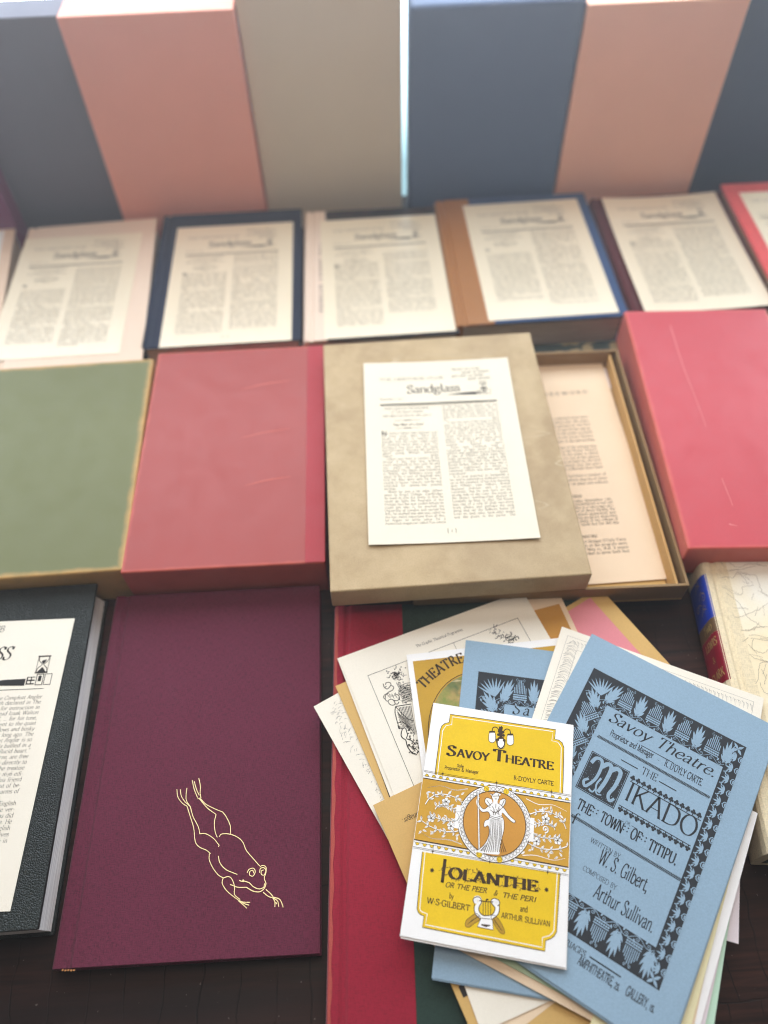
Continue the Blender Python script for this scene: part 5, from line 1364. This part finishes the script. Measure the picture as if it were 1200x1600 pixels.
# medallion
RX = .0262
k.disc(mc[0], mc[1], RX * 1.0, RX * 1.0, 60)
wk2 = Ink(); wk2.disc(mc[0], mc[1], RX - .0005, n=60)
for sd in (-1, 1): wk2.rect(mc[0] + sd * RX - .0015, mc[1] - .008, mc[0] + sd * RX + .0015, mc[1] + .008)
wk2.build('medallion_ring', WHITE, r, zz + .00012)
ak = Ink(); ak.disc(mc[0], mc[1], RX - .0042, n=60); ak.build('medallion_ground', AMB, r, zz + .0002)
k3 = Ink()
k3.ring(mc[0], mc[1], RX - .0042, RX - .0042, .0005, 60)
for i in range(52):
    an = 6.2832 * i / 52; k3.ring(mc[0] + (RX - .0025) * math.cos(an), mc[1] + (RX - .0025) * math.sin(an), .00125, .00125, .00022, 8)
for an in (1.9, 1.3, 4.35, 4.95):
    g = Ink(); g.disc(mc[0] + (RX - .0022) * math.cos(an), mc[1] + (RX - .0022) * math.sin(an), .0021, n=12); g.build('medallion_clasp', YEL, r, zz + .00024)
# the winged figure with a staff
fk = Ink()
fk.spoly(Bp([(596, 600), (572, 592), (560, 606), (566, 626), (590, 648), (606, 640)]), 3); fk.spoly(Bp([(646, 606), (664, 596), (676, 606), (670, 630), (652, 654), (640, 640)]), 3)
fk.spoly(Bp([(604, 602), (598, 588), (604, 572), (618, 566), (634, 572), (640, 590), (634, 606), (622, 616), (610, 612)]), 3)
fk.spoly(Bp([(586, 566), (604, 574), (622, 562), (648, 570), (642, 582), (604, 584)]), 3)
fk.poly(Bp([(608, 608), (630, 608), (632, 630), (604, 630)]))
fk.spoly(Bp([(602, 622), (578, 640), (556, 656), (536, 640), (526, 614), (532, 592), (520, 590), (512, 616), (522, 646), (546, 672), (576, 670), (588, 690), (580, 712), (562, 720), (554, 742), (560, 756), (578, 748), (584, 780), (576, 818), (552, 858), (518, 884), (516, 894), (560, 902), (612, 908), (640, 906), (644, 870), (654, 820), (666, 770), (666, 720), (654, 694), (658, 676), (682, 700), (704, 722), (722, 732), (730, 722), (712, 706), (690, 684), (668, 652), (650, 634), (632, 622)]), 3)
fk.line(Bp([(522, 562), (525, 700), (528, 884)]), .0009)
fk.build('winged_figure', WHITE, r, zz + .0003)
k4 = Ink()
def fl(pts, w0=.0003, w1=None): k4.line(Bp(pts), w0, w1, smooth=True, seg=4)
for q in ([(602, 622), (578, 640), (556, 656), (536, 640), (526, 614), (532, 592)], [(522, 646), (546, 672), (576, 670), (588, 690), (580, 712), (562, 720), (554, 742), (560, 756), (578, 748), (584, 780), (576, 818), (552, 858), (518, 884)],
          [(644, 870), (654, 820), (666, 770), (666, 720), (654, 694)], [(658, 676), (682, 700), (704, 722), (722, 732), (730, 722), (712, 706), (690, 684), (668, 652), (650, 634), (632, 622)], [(596, 600), (572, 592), (560, 606), (566, 626), (590, 648)], [(646, 606), (664, 596), (676, 606), (670, 630), (652, 654)],
          [(586, 566), (604, 574), (622, 562), (648, 570)], [(604, 584), (642, 582)], [(604, 602), (598, 588), (604, 572)], [(634, 606), (640, 590), (634, 572)], [(616, 594), (620, 600), (628, 598)], [(590, 660), (610, 672), (636, 668), (650, 654)], [(588, 692), (620, 702), (654, 692)], [(586, 700), (620, 712), (656, 702)], [(570, 604), (582, 622), (592, 636)], [(668, 606), (660, 624), (650, 638)], [(600, 640), (612, 660), (606, 690)], [(640, 640), (634, 660), (640, 690)], [(622, 626), (620, 650)]):
    fl(q, .00034)
for i in range(11):
    x = 590 + i * 6.6
    fl([(x, 712), (x - 3 + rd.uniform(-2, 2), 770), (x - 10 + i * 1.0, 830), (x - 34 + i * 5.6, 895)], .0002, .00045)
for i in range(6): fl([(572 - i * 2, 846 + i * 8), (552 - i * 3, 868 + i * 4), (536 + i * 2, 888)], .0002)
for i in range(9): fl([(596 + rd.uniform(0, 50), 650 + rd.uniform(0, 36)), (604 + rd.uniform(0, 40), 668 + rd.uniform(0, 24))], .00022)
k4.line(Bp([(518, 562), (521, 700), (524, 884)]), .00022); k4.line(Bp([(527, 562), (530, 700), (533, 884)]), .00022)
k4.build('figure_lines', INK_BROWN, r, zz + .00036)
k3.build('medallion_beading', INK_BROWN, r, zz + .00024)
# lettering
ft2 = lambda tx, p, q, s, **kw: k.fit_text(tx, Lp(*p), Lp(*q), s, **kw)
BT = dict(thick=.15, thin=.055, serif=.075, lo=.7, hi=1.35)
ft2('S', (347, 353), (397, 362), .0112, **BT); ft2('AVOY', (404, 362), (584, 388), .0086, **BT)
ft2('T', (604, 383), (672, 394), .0128, **BT); ft2('HEATRE', (672, 394), (942, 438), .0088, **BT)
HB = dict(thick=.1, thin=.08, serif=0, lo=.7, hi=1.4)
ft2('Sole', (405, 420), (442, 426), .0034, **HB); ft2('Proprietor & Manager', (336, 431), (526, 459), .0036, **HB); ft2("R·D'OYLY CARTE", (720, 492), (942, 524), .0046, **HB)
# the lamp cluster
def lamp(x, y):
    wq = Bp([(x - 14, y - 26), (x + 14, y - 26), (x + 19, y + 6), (x + 16, y + 24), (x, y + 32), (x - 16, y + 24), (x - 19, y + 6)]); wk.spoly(wq, 3); k.line(wq + [wq[0]], .00034, smooth=True); k.poly(Bp([(x - 15, y - 34), (x + 15, y - 34), (x + 17, y - 24), (x - 17, y - 24)]))
lamp(601, 253); lamp(650, 288); lamp(702, 268)
ch = lambda pts, w0, w1=None: k.line(Bp(pts), w0, w1, smooth=True, seg=5)
ch([(650, 196), (648, 225), (650, 256)], .0028, .0022); ch([(644, 232), (630, 202), (608, 200), (600, 222)], .0007); ch([(656, 236), (676, 210), (698, 214), (704, 238)], .0007)
k.poly(Bp([(644, 200), (654, 190), (662, 204), (652, 212)])); ch([(622, 262), (632, 300), (650, 316), (668, 300), (674, 268)], .0007)
for q in ((636, 240), (664, 244), (640, 222), (662, 226), (633, 268), (668, 272), (648, 246)): p = Lp(*q); k.disc(p[0], p[1], .0011, n=8)
IO = dict(thick=.17, thin=.06, serif=.08, lo=.6, hi=1.5)
ft2('I', (310, 1062), (336, 1067), .0232, **IO); ft2('OLANTHE', (357, 1038), (852, 1116), .0102, **IO)
vines = Ink()
for i in range(44):
    u = i / 43; p = Lp(318 + 540 * u, 1012 + 80 * u + (8 if i % 2 else -24) + rd.gauss(0, 6)); an = (1.2 if i % 2 == 0 else -1.4) + rd.gauss(0, .5)
    vines.line([(p[0] - .0022 * math.cos(an), p[1] - .0022 * math.sin(an)), p, (p[0] + .002 * math.cos(an + .4), p[1] + .002 * math.sin(an + .4))], .0002)
    for s_ in (-.9, .9): vines.leaf(p[0], p[1], an + s_, .0022, .0008)
vines.build('leafy_vine', plain('olive_brown_ink', srgb(140, 112, 40), .6, .2), r, zz + .00004)
for q in ((267, 996), (902, 1104)):
    p = Lp(*q)
    for i in range(8): k.leaf(p[0], p[1], i * .7854, .0017, .0007)
IT2 = dict(thick=.1, thin=.085, serif=0, slant=.3, lo=.7, hi=1.5)
ft2('OR THE PEER', (338, 1088), (570, 1124), .0047, **IT2); ft2('&', (607, 1133), (628, 1137), .0047, **IT2); ft2('THE PERI', (655, 1146), (842, 1174), .0047, **IT2)
ft2('by', (360, 1150), (386, 1156), .0056, **HB); ft2('W·S·GILBERT', (236, 1178), (476, 1224), .0054, **HB); ft2('and', (755, 1224), (798, 1230), .0054, **HB); ft2('ARTHUR SULLIVAN', (650, 1260), (922, 1310), .005, **HB)
# the lyre
LY = [(520, 1172), (506, 1168), (508, 1152), (526, 1150), (534, 1172), (514, 1204), (520, 1236), (546, 1256), (572, 1258), (602, 1252), (622, 1232), (628, 1200), (612, 1182), (606, 1168), (616, 1162), (632, 1170), (628, 1184)]
wk.line(Bp(LY), .0025, smooth=True, seg=5)
LO_ = Bp(LY)
k.line(Bp([(500, 1178), (494, 1160), (506, 1146), (530, 1146), (542, 1170), (526, 1204), (532, 1230), (550, 1246), (574, 1248), (596, 1244), (612, 1226), (616, 1204), (602, 1186), (594, 1166), (610, 1152), (636, 1162), (642, 1182), (630, 1194)]), .0005, smooth=True)
k.line(Bp([(504, 1180), (500, 1208), (508, 1240), (534, 1266)]), .0005, smooth=True); k.line(Bp([(640, 1190), (640, 1220), (630, 1244), (606, 1264)]), .0005, smooth=True)
ch([(528, 1164), (570, 1170), (606, 1172)], .0006)
for x in (550, 564, 578, 592): k.line(Bp([(x, 1170), (x, 1246)]), .00035)
base = Bp([(538, 1262), (602, 1268), (606, 1328), (518, 1310)]); wk.poly(base); k.line(base + [base[0]], .0004)
k.poly(Bp([(540, 1294), (590, 1300), (588, 1306), (566, 1312), (540, 1302)])); ch([(566, 1172), (570, 1158), (580, 1160)], .0009)
lk = Ink()
for P in ([(452, 1304), (456, 1276), (484, 1252), (510, 1236), (532, 1252), (530, 1272), (500, 1292), (472, 1312)], [(594, 1254), (612, 1246), (632, 1262), (656, 1300), (670, 1336), (662, 1350), (640, 1338), (612, 1296)]):
    lk.spoly(Bp(P), 3); q = Bp(P); k.line(q + [q[0]], .0003, smooth=True)
for i in range(6): ch([(464 + i * 10, 1296 - i * 8), (480 + i * 9, 1282 - i * 6), (490 + i * 8, 1270 - i * 4)], .0003); ch([(604 + i * 8, 1262 + i * 12), (616 + i * 7, 1276 + i * 10), (622 + i * 7, 1292 + i * 8)], .0003)
lk.build('laurel_sprig', paper('old_gold_print', srgb(190, 150, 50), .06, .65, .06), r, zz + .00003)
wk.build('white_line_work', WHITE, r, zz + .00006)
k.build('printed_lettering', INK_BROWN, r, zz + .00009)
